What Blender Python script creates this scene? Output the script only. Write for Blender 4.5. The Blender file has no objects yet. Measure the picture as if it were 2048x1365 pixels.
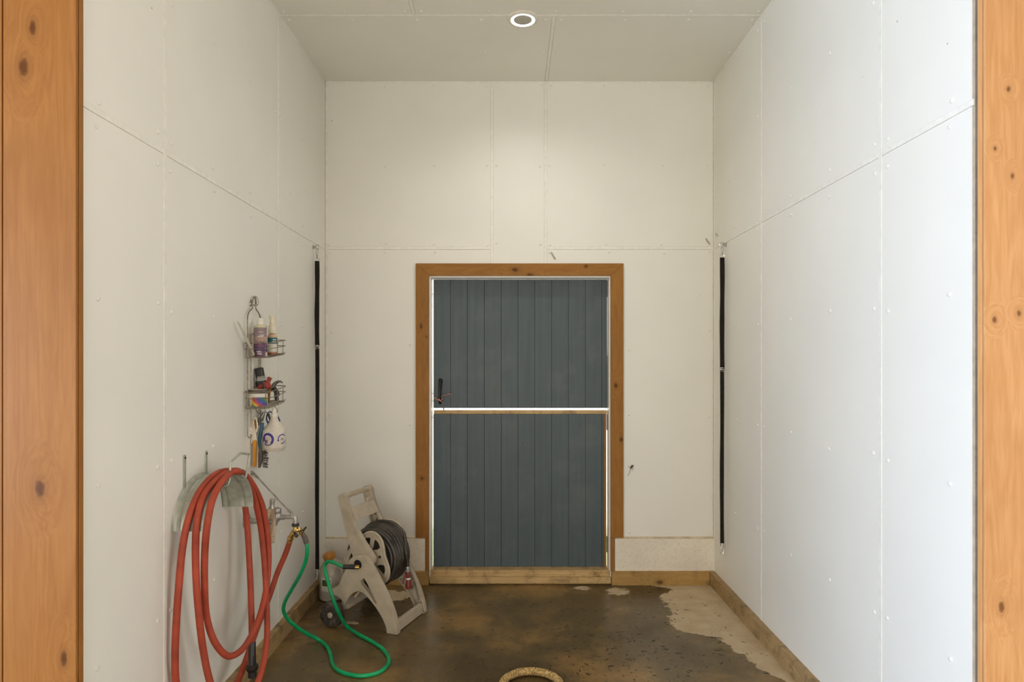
import bpy, bmesh, math, random
from mathutils import Vector, Matrix

# ------------------------------------------------------------------ camera, world, lights
SC = bpy.context.scene
COL = SC.collection
F, CX, CY = 1287.0, 1026.0, 722.0        # focal length and vanishing point in photo pixels
H = 1.611                                # eye height
XL, XR, YB, ZC = -1.361, 1.451, 4.646, 3.63
YO = 2.02                                # front opening of the stall

cam_d = bpy.data.cameras.new('camera')
cam_d.sensor_width = 36.0
cam_d.lens = F / 2048.0 * 36.0
cam_d.shift_x = -(CX - 1024.0) / 2048.0
cam_d.shift_y = (CY - 682.5) / 2048.0
cam_d.clip_start = 0.02
cam = bpy.data.objects.new('camera', cam_d)
COL.objects.link(cam)
cam.location = (0, 0, H)
cam.rotation_euler = (math.radians(90), 0, 0)
SC.camera = cam

world = bpy.data.worlds.new('world')
SC.world = world
world.use_nodes = True
bg = world.node_tree.nodes['Background']
bg.inputs['Color'].default_value = (1.0, 0.97, 0.865, 1)
bg.inputs['Strength'].default_value = 3.85

def area(name, loc, rot, sx, sy, power, col):
    l = bpy.data.lights.new(name, 'AREA')
    l.shape = 'RECTANGLE'; l.size = sx; l.size_y = sy
    l.energy = power; l.color = col
    o = bpy.data.objects.new(name, l); COL.objects.link(o)
    o.location = loc; o.rotation_euler = rot
    return o
# daylight entering the barn aisle at its left end; right lamp added as fill
area('aisle_daylight_left', (-5.9, -0.2, 1.35), (0, math.radians(-90), 0), 2.6, 4.0, 450, (0.42, 0.64, 1.0))
area('aisle_fill_right', (5.9, -0.2, 1.75), (0, math.radians(90), 0), 3.4, 4.0, 36, (0.75, 0.88, 1.0))
# an unseen opening, added behind the camera, and the aisle ends let the sky in
for nm, loc, rot, sx, sy in (('added_sky_portal', (-1.5, -2.42, 1.55), (math.radians(90), 0, 0), 5.6, 3.1),):
    area(nm, loc, rot, sx, sy, 1, (1, 1, 1)).data.cycles.is_portal = True

SC.view_settings.view_transform = 'Standard'
SC.view_settings.look = 'None'
SC.view_settings.exposure = 0.0
SC.view_settings.gamma = 1.0
SC.view_settings.use_curve_mapping = False
SC.cycles.max_bounces = 6
SC.cycles.diffuse_bounces = 4
SC.cycles.glossy_bounces = 3
SC.cycles.adaptive_threshold = 0.1
SC.cycles.caustics_reflective = False
SC.cycles.caustics_refractive = False
random.seed(7)

# ------------------------------------------------------------------ helpers
def at(px, py, d):
    return Vector(((px - CX) * d / F, d, H - (py - CY) * d / F))

def srgb(r, g, b):
    def f(c):
        c /= 255.0
        return c / 12.92 if c <= 0.04045 else ((c + 0.055) / 1.055) ** 2.4
    return (f(r), f(g), f(b))

def empty(name, loc=(0, 0, 0)):
    o = bpy.data.objects.new(name, None)
    COL.objects.link(o)
    o.empty_display_size = 0.05
    o.location = loc
    return o

def tag(o, label=None, cat=None, group=None, kind=None):
    if label: o['label'] = label
    if cat: o['category'] = cat
    if group: o['group'] = group
    if kind: o['kind'] = kind
    return o

def thing(name, loc, label, cat, group=None, kind=None):
    return tag(empty(name, loc), label, cat, group, kind)

def adopt(o, parent):
    if parent is not None:
        o.parent = parent
        m = Matrix.Identity(4); p = parent
        while p is not None:
            m = Matrix.Translation(p.location) @ m; p = p.parent
        if parent.type == 'EMPTY':
            o.matrix_parent_inverse = m.inverted()
    return o

class MB:
    """collects shapes, then links them as one mesh object"""
    def __init__(s): s.v = []; s.f = []
    def add(s, vs, fs):
        n = len(s.v)
        s.v += [tuple(x) for x in vs]
        s.f += [tuple(i + n for i in f) for f in fs]
        return s
    def box(s, a, b, fn=None):
        (x0, y0, z0), (x1, y1, z1) = a, b
        vs = [(x, y, z) for z in (z0, z1) for y in (y0, y1) for x in (x0, x1)]
        if fn: vs = [fn(*q) for q in vs]
        return s.add(vs, [(0, 2, 3, 1), (4, 5, 7, 6), (0, 1, 5, 4), (2, 6, 7, 3), (0, 4, 6, 2), (1, 3, 7, 5)])
    def bar(s, p, q, w, t, up=(0, 0, 1)):
        """box beam from p to q, width w, thickness t"""
        p = Vector(p); q = Vector(q); d = (q - p); L = d.length; d.normalize()
        u = Vector(up); sdir = d.cross(u)
        if sdir.length < 1e-4: sdir = d.cross(Vector((1, 0, 0)))
        sdir.normalize(); u = sdir.cross(d)
        return s.box((-w / 2, 0, -t / 2), (w / 2, L, t / 2), lambda a, b, c: p + sdir * a + d * b + u * c)
    def tube(s, pts, r, seg=10, closed=False, caps=True, res=0, flat=1.0, nrm=None):
        pts = [Vector(p) for p in pts]
        rs = list(r) if hasattr(r, '__len__') else [r] * len(pts)
        if res: pts, rs = spline(pts, rs, res, closed)
        n = len(pts)
        tan = []
        for i in range(n):
            a = pts[i - 1] if (i > 0 or closed) else pts[i]
            b = pts[(i + 1) % n] if (i < n - 1 or closed) else pts[i]
            t = b - a
            tan.append(t.normalized() if t.length > 1e-9 else Vector((0, 0, 1)))
        u = Vector(nrm) if nrm else tan[0].orthogonal()
        vs = []; fs = []
        for i in range(n):
            u = (u - tan[i] * u.dot(tan[i]))
            u = u.normalized() if u.length > 1e-6 else tan[i].orthogonal().normalized()
            w = tan[i].cross(u)
            for k in range(seg):
                a = 2 * math.pi * k / seg
                vs.append(pts[i] + (u * math.cos(a) + w * math.sin(a) * flat) * rs[i])
        for i in range(n if closed else n - 1):
            j = (i + 1) % n
            for k in range(seg):
                k2 = (k + 1) % seg
                fs.append((i * seg + k, i * seg + k2, j * seg + k2, j * seg + k))
        if caps and not closed:
            fs.append(tuple(range(seg))[::-1]); fs.append(tuple((n - 1) * seg + k for k in range(seg)))
        return s.add(vs, fs)
    def lathe(s, prof, c, axis=(0, 0, 1), seg=24, sx=1.0, sy=1.0, xdir=None):
        """prof: list of (radius, height along axis)"""
        ax = Vector(axis).normalized()
        u = Vector(xdir) if xdir else ax.orthogonal()
        u = (u - ax * u.dot(ax)).normalized(); w = ax.cross(u); c = Vector(c)
        vs = []; fs = []
        for (r, h) in prof:
            for k in range(seg):
                a = 2 * math.pi * k / seg
                vs.append(c + ax * h + u * (r * math.cos(a) * sx) + w * (r * math.sin(a) * sy))
        for i in range(len(prof) - 1):
            for k in range(seg):
                k2 = (k + 1) % seg
                fs.append((i * seg + k, i * seg + k2, (i + 1) * seg + k2, (i + 1) * seg + k))
        if prof[0][0] > 1e-5: fs.append(tuple(range(seg))[::-1])
        if prof[-1][0] > 1e-5: fs.append(tuple((len(prof) - 1) * seg + k for k in range(seg)))
        return s.add(vs, fs)
    def prism(s, loops, t0, t1, fn):
        """loops of 2-D points (first the outline, then holes) swept from t0 to t1 by fn(a,b,t)"""
        flat = [p for l in loops for p in l]
        n = len(flat)
        vs = [fn(a, b, t0) for a, b in flat] + [fn(a, b, t1) for a, b in flat]
        fs = []
        if len(loops) == 1:
            fs += [tuple(range(n)), tuple(range(2 * n - 1, n - 1, -1))]
        else:
            bm = bmesh.new(); es = []; bv = []
            for l in loops:
                lv = [bm.verts.new((a, b, 0)) for a, b in l]
                bv += lv
                es += [bm.edges.new((lv[i], lv[(i + 1) % len(lv)])) for i in range(len(lv))]
            bm.verts.index_update()
            bmesh.ops.triangle_fill(bm, edges=es, use_beauty=True)
            for f in bm.faces:
                ix = [v.index for v in f.verts]
                fs.append(tuple(ix)); fs.append(tuple(i + n for i in ix[::-1]))
            bm.free()
        b = 0
        for l in loops:
            m = len(l)
            for i in range(m):
                j = (i + 1) % m
                fs.append((b + i, b + j, b + j + n, b + i + n))
            b += m
        return s.add(vs, fs)
    def build(s, name, mat, parent=None, smooth=40, bevel=0, bseg=2):
        me = bpy.data.meshes.new(name)
        bm = bmesh.new()
        bv = [bm.verts.new(v) for v in s.v]
        for f in s.f:
            try: bm.faces.new([bv[i] for i in f])
            except ValueError: pass
        bmesh.ops.remove_doubles(bm, verts=bm.verts, dist=1e-6)
        bmesh.ops.recalc_face_normals(bm, faces=bm.faces)
        if bevel:
            es = [e for e in bm.edges if len(e.link_faces) == 2 and e.calc_face_angle(0) > math.radians(35)]
            bmesh.ops.bevel(bm, geom=es, offset=bevel, segments=bseg, profile=0.5, affect='EDGES', clamp_overlap=True)
        bm.to_mesh(me); bm.free()
        me.materials.append(mat)
        if smooth:
            me.shade_smooth()
            me.set_sharp_from_angle(angle=math.radians(smooth))
        o = bpy.data.objects.new(name, me)
        COL.objects.link(o)
        if bevel and smooth:
            wn = o.modifiers.new('weighted_normals', 'WEIGHTED_NORMAL'); wn.keep_sharp = True
        return adopt(o, parent)

def spline(pts, rs, res, closed=False):
    n = len(pts); op = []; orr = []
    rng = range(n if closed else n - 1)
    for i in rng:
        if closed:
            p0, p1, p2, p3 = pts[i - 1], pts[i], pts[(i + 1) % n], pts[(i + 2) % n]
            r1, r2 = rs[i], rs[(i + 1) % n]
        else:
            p1, p2 = pts[i], pts[i + 1]
            p0 = pts[i - 1] if i > 0 else p1 * 2 - p2
            p3 = pts[i + 2] if i + 2 < n else p2 * 2 - p1
            r1, r2 = rs[i], rs[i + 1]
        # centripetal Catmull-Rom
        t0 = 0.0
        t1 = t0 + max((p1 - p0).length, 1e-6) ** 0.5
        t2 = t1 + max((p2 - p1).length, 1e-6) ** 0.5
        t3 = t2 + max((p3 - p2).length, 1e-6) ** 0.5
        for k in range(res):
            t = t1 + (t2 - t1) * k / res
            a1 = p0 * ((t1 - t) / (t1 - t0)) + p1 * ((t - t0) / (t1 - t0))
            a2 = p1 * ((t2 - t) / (t2 - t1)) + p2 * ((t - t1) / (t2 - t1))
            a3 = p2 * ((t3 - t) / (t3 - t2)) + p3 * ((t - t2) / (t3 - t2))
            b1 = a1 * ((t2 - t) / (t2 - t0)) + a2 * ((t - t0) / (t2 - t0))
            b2 = a2 * ((t3 - t) / (t3 - t1)) + a3 * ((t - t1) / (t3 - t1))
            op.append(b1 * ((t2 - t) / (t2 - t1)) + b2 * ((t - t1) / (t2 - t1)))
            orr.append(r1 + (r2 - r1) * k / res)
    if not closed:
        op.append(pts[-1]); orr.append(rs[-1])
    return op, orr

# ------------------------------------------------------------------ materials
def nodes_of(name):
    m = bpy.data.materials.new(name); m.use_nodes = True
    nt = m.node_tree
    return m, nt, nt.nodes['Principled BSDF']

def N(nt, typ, **kw):
    n = nt.nodes.new(typ)
    for k, v in kw.items():
        if k in n.bl_rna.properties.keys(): setattr(n, k, v)
        else: n.inputs[k].default_value = v
    return n

def mathn(nt, op, a, b=None, clamp=False):
    n = nt.nodes.new('ShaderNodeMath'); n.operation = op; n.use_clamp = clamp
    for i, x in enumerate((a, b)):
        if x is None: continue
        if isinstance(x, (int, float)): n.inputs[i].default_value = x
        else: nt.links.new(x, n.inputs[i])
    return n.outputs[0]

def ramp(nt, src, stops):
    r = nt.nodes.new('ShaderNodeValToRGB')
    el = r.color_ramp.elements
    while len(el) < len(stops): el.new(0.5)
    for e, (p, c) in zip(el, stops):
        e.position = p
        e.color = (c, c, c, 1) if isinstance(c, (int, float)) else (*c, 1)
    nt.links.new(src, r.inputs[0])
    return r.outputs[0]

def mix(nt, fac, a, b, blend='MIX'):
    n = nt.nodes.new('ShaderNodeMix'); n.data_type = 'RGBA'; n.blend_type = blend
    for sock, x in ((n.inputs[0], fac), (n.inputs[6], a), (n.inputs[7], b)):
        if isinstance(x, (int, float)): sock.default_value = x
        elif isinstance(x, tuple): sock.default_value = (*x, 1)
        else: nt.links.new(x, sock)
    return n.outputs[2]

def coords(nt, scale=(1, 1, 1), loc=(0, 0, 0)):
    tc = nt.nodes.new('ShaderNodeTexCoord'); mp = nt.nodes.new('ShaderNodeMapping')
    mp.inputs['Scale'].default_value = scale; mp.inputs['Location'].default_value = loc
    nt.links.new(tc.outputs['Object'], mp.inputs[0])
    return mp.outputs[0]

def noise(nt, vec, scale, detail=4, rough=0.55, dist=0):
    n = N(nt, 'ShaderNodeTexNoise', Scale=scale, Detail=detail, Roughness=rough, Distortion=dist)
    nt.links.new(vec, n.inputs['Vector'])
    return n.outputs['Fac']

def bumpn(nt, b, h, strength, dist=0.002):
    n = N(nt, 'ShaderNodeBump', Strength=strength, Distance=dist)
    nt.links.new(h, n.inputs['Height'])
    nt.links.new(n.outputs[0], b.inputs['Normal'])

def pmat(name, col, rough=0.5, metal=0.0, var=0.08, vs=30, bump=0.0, bs=300, trans=0.0, spec=0.5, dirt=None, dirt_amt=0.35, dirt_s=14):
    m, nt, b = nodes_of(name)
    v = coords(nt)
    f = noise(nt, v, vs)
    lo = tuple(max(0, c * (1 - var * 2)) for c in col); hi = tuple(min(1, c * (1 + var * 2)) for c in col)
    c = ramp(nt, f, [(0.3, lo), (0.7, hi)])
    if dirt:
        d = ramp(nt, noise(nt, v, dirt_s, 8, 0.7), [(0.5, 0.0), (0.72, dirt_amt)])
        c = mix(nt, d, c, dirt)
    nt.links.new(c, b.inputs['Base Color'])
    b.inputs['Roughness'].default_value = rough
    b.inputs['Metallic'].default_value = metal
    b.inputs['Specular IOR Level'].default_value = spec
    b.inputs['Transmission Weight'].default_value = trans
    if bump: bumpn(nt, b, noise(nt, v, bs, 3), bump)
    return m

def wood(name, light, dark, axis, knots=(), gs=1.0, rough=0.5, dirt=None, dirt_amt=0.5, fig=0.5):
    """axis: 0/1/2 = grain direction; knots: (x, y, z, r, stretch)"""
    m, nt, b = nodes_of(name)
    sc = [9 * gs] * 3; sc[axis] = 0.7 * gs
    tc = nt.nodes.new('ShaderNodeTexCoord')
    base = tc.outputs['Object']
    kmask = None; kswirl = None
    vec = base
    for (x, y, z, r, st) in knots:
        sub = N(nt, 'ShaderNodeVectorMath', operation='SUBTRACT')
        nt.links.new(base, sub.inputs[0]); sub.inputs[1].default_value = (x, y, z)
        mul = N(nt, 'ShaderNodeVectorMath', operation='MULTIPLY')
        k = [1 / r] * 3; k[axis] = 1 / (r * st)
        # ignore the board's thin direction
        nt.links.new(sub.outputs[0], mul.inputs[0]); mul.inputs[1].default_value = k
        ln = N(nt, 'ShaderNodeVectorMath', operation='LENGTH')
        nt.links.new(mul.outputs[0], ln.inputs[0])
        nn = mathn(nt, 'ADD', ln.outputs['Value'], mathn(nt, 'MULTIPLY', mathn(nt, 'SUBTRACT', noise(nt, base, 60, 2), 0.5), 0.7))
        g = ramp(nt, mathn(nt, 'MULTIPLY', nn, 0.25), [(0.12, 1.0), (0.22, 0.75), (0.27, 0.28), (0.6, 0.0)])
        sw = ramp(nt, mathn(nt, 'MULTIPLY', nn, 0.16), [(0.0, 1.0), (0.3, 0.55), (1.0, 0.0)])
        kmask = g if kmask is None else mathn(nt, 'MAXIMUM', g, kmask)
        kswirl = sw if kswirl is None else mathn(nt, 'MAXIMUM', sw, kswirl)
    mp = nt.nodes.new('ShaderNodeMapping'); mp.inputs['Scale'].default_value = sc
    nt.links.new(vec, mp.inputs[0])
    v = mp.outputs[0]
    if kswirl is not None:
        off = N(nt, 'ShaderNodeVectorMath', operation='SCALE'); off.inputs[0].default_value = (1, 1, 1)
        nt.links.new(mathn(nt, 'MULTIPLY', kswirl, 0.9), off.inputs['Scale'])
        ad = N(nt, 'ShaderNodeVectorMath', operation='ADD')
        nt.links.new(v, ad.inputs[0]); nt.links.new(off.outputs[0], ad.inputs[1])
        v = ad.outputs[0]
    broad = noise(nt, v, 0.9, 4, 0.5, 0.6)
    rings = mathn(nt, 'FRACT', mathn(nt, 'MULTIPLY', broad, 9.0))
    rings = mathn(nt, 'ABSOLUTE', mathn(nt, 'SUBTRACT', rings, 0.5))
    fine = noise(nt, v, 9.0, 5, 0.65)
    mixv = mathn(nt, 'ADD', mathn(nt, 'MULTIPLY', rings, fig), mathn(nt, 'MULTIPLY', fine, 0.62))
    mixv = mathn(nt, 'ADD', mixv, mathn(nt, 'MULTIPLY', broad, 0.25))
    c = ramp(nt, mixv, [(0.2, dark), (0.78, light)])
    blot = noise(nt, base, 2.6, 3)
    c = mix(nt, ramp(nt, blot, [(0.4, 0.0), (0.75, 0.35)]), c, tuple(x * 0.78 for x in dark))
    if kmask is not None:
        c = mix(nt, mathn(nt, 'MULTIPLY', kmask, 0.85), c, (dark[0] * 0.28, dark[1] * 0.22, dark[2] * 0.2))
    if dirt:
        d = ramp(nt, noise(nt, base, 11, 8, 0.7), [(0.5, 0.0), (0.7, dirt_amt)])
        c = mix(nt, d, c, dirt)
    nt.links.new(c, b.inputs['Base Color'])
    b.inputs['Roughness'].default_value = rough
    b.inputs['Specular IOR Level'].default_value = 0.15
    bumpn(nt, b, fine, 0.15, 0.002)
    return m

def frp(name, col, specks=True):
    """white fibreglass wall sheet: faint pebble relief, a few fly specks"""
    m, nt, b = nodes_of(name)
    v = coords(nt)
    c = ramp(nt, noise(nt, v, 2.2, 2), [(0.3, tuple(x * 0.965 for x in col)), (0.7, col)])
    if specks:
        vo = N(nt, 'ShaderNodeTexVoronoi', Scale=5.5, Randomness=1.0)
        nt.links.new(v, vo.inputs['Vector'])
        dotm = mathn(nt, 'LESS_THAN', vo.outputs['Distance'], 0.021)
        pick = mathn(nt, 'GREATER_THAN', noise(nt, v, 3.1, 0), 0.5)
        c = mix(nt, mathn(nt, 'MULTIPLY', mathn(nt, 'MULTIPLY', dotm, pick), 0.7), c, (0.10, 0.08, 0.06))
    nt.links.new(c, b.inputs['Base Color'])
    b.inputs['Roughness'].default_value = 0.42
    b.inputs['Specular IOR Level'].default_value = 0.35
    bumpn(nt, b, noise(nt, v, 260, 0), 0.10, 0.001)
    return m

M = {}
WALLC = (0.845, 0.83, 0.77)
M['frp'] = frp('white_wall_sheet', WALLC)
M['frp_ceiling'] = frp('white_ceiling_sheet', (0.84, 0.825, 0.75))
M['strip'] = pmat('white_vinyl_strip', (0.84, 0.82, 0.755), 0.4, var=0.03)
M['back'] = pmat('seam_backing', (0.42, 0.36, 0.28), 0.9)
M['rivet'] = pmat('white_rivet', (0.80, 0.785, 0.72), 0.35, var=0.02)
M['patch'] = pmat('stained_white_patch', (0.80, 0.74, 0.63), 0.45, var=0.03, vs=5, dirt=(0.40, 0.29, 0.17), dirt_amt=0.35, dirt_s=60)
M['patch_edge'] = pmat('stained_moulding', (0.66, 0.54, 0.38), 0.5, var=0.12, vs=12, dirt=(0.28, 0.17, 0.08), dirt_amt=0.6, dirt_s=16)
M['jamb'] = pmat('white_vinyl_jamb', (0.78, 0.77, 0.73), 0.35, var=0.02)
M['barn'] = wood('barn_boards', (0.34, 0.19, 0.09), (0.22, 0.12, 0.05), 2)

def kz(px, py, d, r, st): 
    p = at(px, py, d); return (p.x, p.y, p.z, r, st)
PL, PD = (0.72, 0.40, 0.18), (0.56, 0.27, 0.10)
M['post_left'] = wood('knotty_pine_left', (0.33, 0.145, 0.04), (0.25, 0.095, 0.022), 2, [kz(65, 55, 1.9665, .010, 2.2), kz(47, 135, 1.9665, .014, 2.0), kz(80, 978, 1.9665, .014, 1.8), kz(128, 1318, 1.9665, .010, 2.4)], gs=1.2, rough=0.42)  # aged pine, darkened further to offset the strong aisle light it gets
M['post_right'] = wood('knotty_pine_right', PL, PD, 2, [kz(2017, 178, 1.9665, .006, 1.4), kz(2025, 352, 1.9665, .0055, 1.6), kz(1990, 297, 1.9665, .005, 1.4), kz(2038, 627, 1.9665, .007, 1.3), kz(1989, 640, 1.9665, .007, 1.4), kz(2003, 1215, 1.9665, .009, 1.9)], gs=1.2, rough=0.42)
CL, CD = (0.37, 0.175, 0.044), (0.26, 0.108, 0.024)
M['casing_top'] = wood('cedar_casing_top', CL, CD, 0, [kz(1030, 540, 4.62, .016, 1.5), kz(1060, 550, 4.62, .011, 2.2), kz(1172, 533, 4.62, .011, 1.3)], gs=1.6)
M['casing_left'] = wood('cedar_casing_left', CL, CD, 2, [kz(842, 653, 4.62, .010, 2.2), kz(853, 674, 4.62, .007, 1.2), kz(844, 958, 4.62, .011, 1.3)], gs=1.6)
M['casing_right'] = wood('cedar_casing_right', CL, CD, 2, [kz(1232, 772, 4.62, .012, 1.7), kz(1243, 880, 4.62, .012, 1.5)], gs=1.6)
M['cedar'] = wood('cedar_stud', CL, CD, 2, gs=1.6)
BL, BD = (0.49, 0.31, 0.115), (0.35, 0.20, 0.065)
M['base_back'] = wood('damp_pine_back', BL, BD, 0, [kz(1320, 1166, 4.6, .016, 1.6)], gs=1.6, dirt=(0.10, 0.065, 0.03), dirt_amt=0.6)
M['base_side'] = wood('damp_pine_side', (0.47, 0.33, 0.165), (0.28, 0.18, 0.08), 1, gs=1.6, dirt=(0.09, 0.062, 0.03), dirt_amt=0.85)
M['sill'] = wood('damp_pine_sill', (0.62, 0.43, 0.21), (0.44, 0.28, 0.12), 0, gs=1.6, dirt=(0.09, 0.055, 0.025), dirt_amt=0.75)

def door_mat():
    m, nt, b = nodes_of('slate_blue_paint')
    v = coords(nt, (14, 14, 0.8))
    c = ramp(nt, noise(nt, v, 2.0, 5), [(0.3, srgb(66, 78, 84)), (0.7, srgb(76, 89, 95))])
    v2 = coords(nt)
    scuff = ramp(nt, noise(nt, v2, 3.2, 5, 0.6), [(0.5, 0.0), (0.75, 0.55)])
    c = mix(nt, scuff, c, srgb(98, 102, 98))
    vo = N(nt, 'ShaderNodeTexVoronoi', Scale=9.0, Randomness=1.0)
    nt.links.new(coords(nt, (1, 1, 0.5)), vo.inputs['Vector'])
    dotm = mathn(nt, 'MULTIPLY', mathn(nt, 'LESS_THAN', vo.outputs['Distance'], 0.045), mathn(nt, 'GREATER_THAN', noise(nt, v2, 4, 2), 0.5))
    c = mix(nt, mathn(nt, 'MULTIPLY', dotm, 0.7), c, srgb(45, 50, 52))
    nt.links.new(c, b.inputs['Base Color'])
    b.inputs['Roughness'].default_value = 0.5
    bumpn(nt, b, noise(nt, v, 6, 4), 0.12, 0.001)
    return m
M['door'] = door_mat()
M['groove'] = pmat('dark_board_groove', srgb(58, 60, 58), 0.8)

def floor_mat():
    m, nt, b = nodes_of('wet_concrete')
    tc = nt.nodes.new('ShaderNodeTexCoord'); P = tc.outputs['Object']
    sep = nt.nodes.new('ShaderNodeSeparateXYZ'); nt.links.new(P, sep.inputs[0])
    X, Y = sep.outputs[0], sep.outputs[1]
    # edge of the dry concrete: x as a function of y, traced along the drying line
    pts = [(1305, 1172), (1350, 1180), (1318, 1193), (1344, 1225), (1340, 1248), (1362, 1264), (1432, 1276), (1455, 1292), (1490, 1312), (1512, 1334), (1548, 1352), (1580, 1370), (1640, 1420)]
    w = sorted([(at(px, py, H * F / (py - CY)).y, at(px, py, H * F / (py - CY)).x) for px, py in pts])
    y0, y1 = 2.9, 4.7
    ty = mathn(nt, 'DIVIDE', mathn(nt, 'SUBTRACT', Y, y0), y1 - y0, True)
    r = nt.nodes.new('ShaderNodeValToRGB'); el = r.color_ramp.elements
    while len(el) < len(w): el.new(0.5)
    for e, (yy, xx) in zip(el, w):
        e.position = (yy - y0) / (y1 - y0); e.color = (xx / 2, xx / 2, xx / 2, 1)
    nt.links.new(ty, r.inputs[0])
    xb = mathn(nt, 'MULTIPLY', r.outputs[0], 2.0)
    wob = mathn(nt, 'MULTIPLY', mathn(nt, 'SUBTRACT', noise(nt, P, 13, 7, 0.7), 0.5), 0.22)
    dx = mathn(nt, 'ADD', mathn(nt, 'SUBTRACT', X, xb), wob)
    dry = ramp(nt, mathn(nt, 'ADD', mathn(nt, 'MULTIPLY', dx, 12.0), 0.5), [(0.46, 0.0), (0.54, 1.0)])
    # small dry islands
    for (px, py, rx, ry) in [(1236, 1184, 0.085, 0.075), (1165, 1177, 0.06, 0.04), (780, 1192, 0.16, 0.10), (700, 1247, 0.07, 0.02)]:
        q = at(px, py, H * F / (py - CY))
        a = mathn(nt, 'DIVIDE', mathn(nt, 'SUBTRACT', X, q.x), rx); c2 = mathn(nt, 'DIVIDE', mathn(nt, 'SUBTRACT', Y, q.y), ry)
        dd = mathn(nt, 'ADD', mathn(nt, 'MULTIPLY', a, a), mathn(nt, 'MULTIPLY', c2, c2))
        dd = mathn(nt, 'ADD', dd, mathn(nt, 'MULTIPLY', mathn(nt, 'SUBTRACT', noise(nt, P, 22, 7, 0.7), 0.5), 5.0))
        dry = mathn(nt, 'MAXIMUM', dry, mathn(nt, 'LESS_THAN', dd, 0.85))
    wetc = ramp(nt, noise(nt, P, 1.7, 6, 0.6), [(0.3, srgb(80, 66, 42)), (0.5, srgb(106, 89, 58)), (0.75, srgb(174, 137, 82))])
    wetc = mix(nt, ramp(nt, noise(nt, P, 26, 6, 0.7), [(0.45, 0.0), (0.8, 0.5)]), wetc, srgb(60, 50, 36))
    red = ramp(nt, noise(nt, P, 40, 5, 0.7), [(0.62, 0.0), (0.72, 0.35)])
    wetc = mix(nt, red, wetc, srgb(120, 70, 45))
    dryc = ramp(nt, noise(nt, P, 9, 7, 0.65), [(0.3, srgb(182, 160, 128)), (0.7, srgb(206, 188, 158))])
    dryc = mix(nt, ramp(nt, noise(nt, P, 70, 5, 0.7), [(0.62, 0.0), (0.75, 0.5)]), dryc, srgb(120, 100, 74))
    nt.links.new(mix(nt, dry, wetc, dryc), b.inputs['Base Color'])
    wr = ramp(nt, noise(nt, P, 4.5, 5, 0.6), [(0.3, 0.20), (0.75, 0.42)])
    nt.links.new(mix(nt, dry, wr, (0.85, 0.85, 0.85)), b.inputs['Roughness'])
    b.inputs['Specular IOR Level'].default_value = 0.45
    bumpn(nt, b, noise(nt, P, 55, 6, 0.7), 0.16, 0.004)
    return m
M['floor'] = floor_mat()

M['galv'] = pmat('galvanised_steel', (0.46, 0.48, 0.415), 0.42, 0.35, var=0.09, vs=25, dirt=(0.24, 0.22, 0.17), dirt_amt=0.35, dirt_s=18)
M['steel'] = pmat('dull_steel', (0.42, 0.40, 0.37), 0.38, 0.85, var=0.15)
M['chrome'] = pmat('bright_chrome', (0.75, 0.74, 0.72), 0.14, 1.0, var=0.03)
M['wire'] = pmat('tarnished_wire', (0.27, 0.23, 0.17), 0.42, 0.7, var=0.2, vs=60)
M['castgrey'] = pmat('grey_cast_metal', (0.42, 0.40, 0.38), 0.42, 0.6, var=0.1)
M['brass'] = pmat('brass', (0.66, 0.46, 0.17), 0.27, 1.0, var=0.15, vs=60)
M['red_hose'] = pmat('red_rubber', (0.37, 0.062, 0.032), 0.55, var=0.12, vs=12, spec=0.3)
M['black_rubber'] = pmat('black_rubber', (0.022, 0.02, 0.018), 0.45, var=0.2)
M['strap'] = pmat('black_nylon_webbing', (0.016, 0.012, 0.010), 0.75, var=0.2, bump=0.4, bs=500, spec=0.2)
M['green'] = pmat('green_rubber', (0.0, 0.35, 0.125), 0.36, var=0.12, vs=9)
M['beige'] = pmat('dusty_beige_plastic', (0.49, 0.42, 0.325), 0.5, var=0.07, vs=14, dirt=(0.25, 0.185, 0.12), dirt_amt=0.4, dirt_s=10)
M['beige_clean'] = pmat('beige_plastic', (0.52, 0.45, 0.35), 0.45, var=0.05)
M['mud_tyre'] = pmat('muddy_tyre', (0.05, 0.042, 0.035), 0.8, var=0.3, vs=40, dirt=(0.26, 0.21, 0.16), dirt_amt=0.8, dirt_s=25, bump=0.5, bs=150)
M['coil_hose'] = pmat('dusty_black_hose', (0.045, 0.039, 0.032), 0.36, var=0.3, vs=10, dirt=(0.14, 0.115, 0.08), dirt_amt=0.55, dirt_s=22)
M['dark'] = pmat('dark_hole_plastic', (0.012, 0.011, 0.010), 0.6)
M['nozzle_red'] = pmat('dark_red_plastic', (0.20, 0.03, 0.022), 0.4, var=0.15)
M['rag'] = pmat('beige_burlap', (0.66, 0.55, 0.41), 0.95, var=0.1, vs=120, bump=0.8, bs=260, spec=0.1)
M['purple_label'] = None
M['cream'] = pmat('cream_plastic', (0.78, 0.71, 0.55), 0.4, var=0.05)
M['scraper'] = pmat('dull_cream_plastic', (0.56, 0.52, 0.43), 0.45, var=0.08)
M['white_plastic'] = pmat('white_plastic', (0.80, 0.76, 0.68), 0.35, var=0.03)
M['bottle_milky'] = pmat('milky_plastic', (0.66, 0.61, 0.53), 0.33, var=0.05)
M['purple'] = pmat('purple_print', (0.045, 0.022, 0.24), 0.5, var=0.05)
M['orange'] = pmat('orange_plastic', (0.72, 0.30, 0.012), 0.38, var=0.05)
M['rust'] = pmat('rust_brown', (0.30, 0.10, 0.03), 0.6, var=0.2)
M['blue'] = pmat('blue_plastic', (0.02, 0.085, 0.15), 0.4, var=0.12)
M['royal'] = pmat('royal_blue_plastic', (0.04, 0.055, 0.22), 0.4, var=0.1)
M['grey_rubber'] = pmat('grey_rubber', (0.115, 0.10, 0.085), 0.6, var=0.15)
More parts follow.
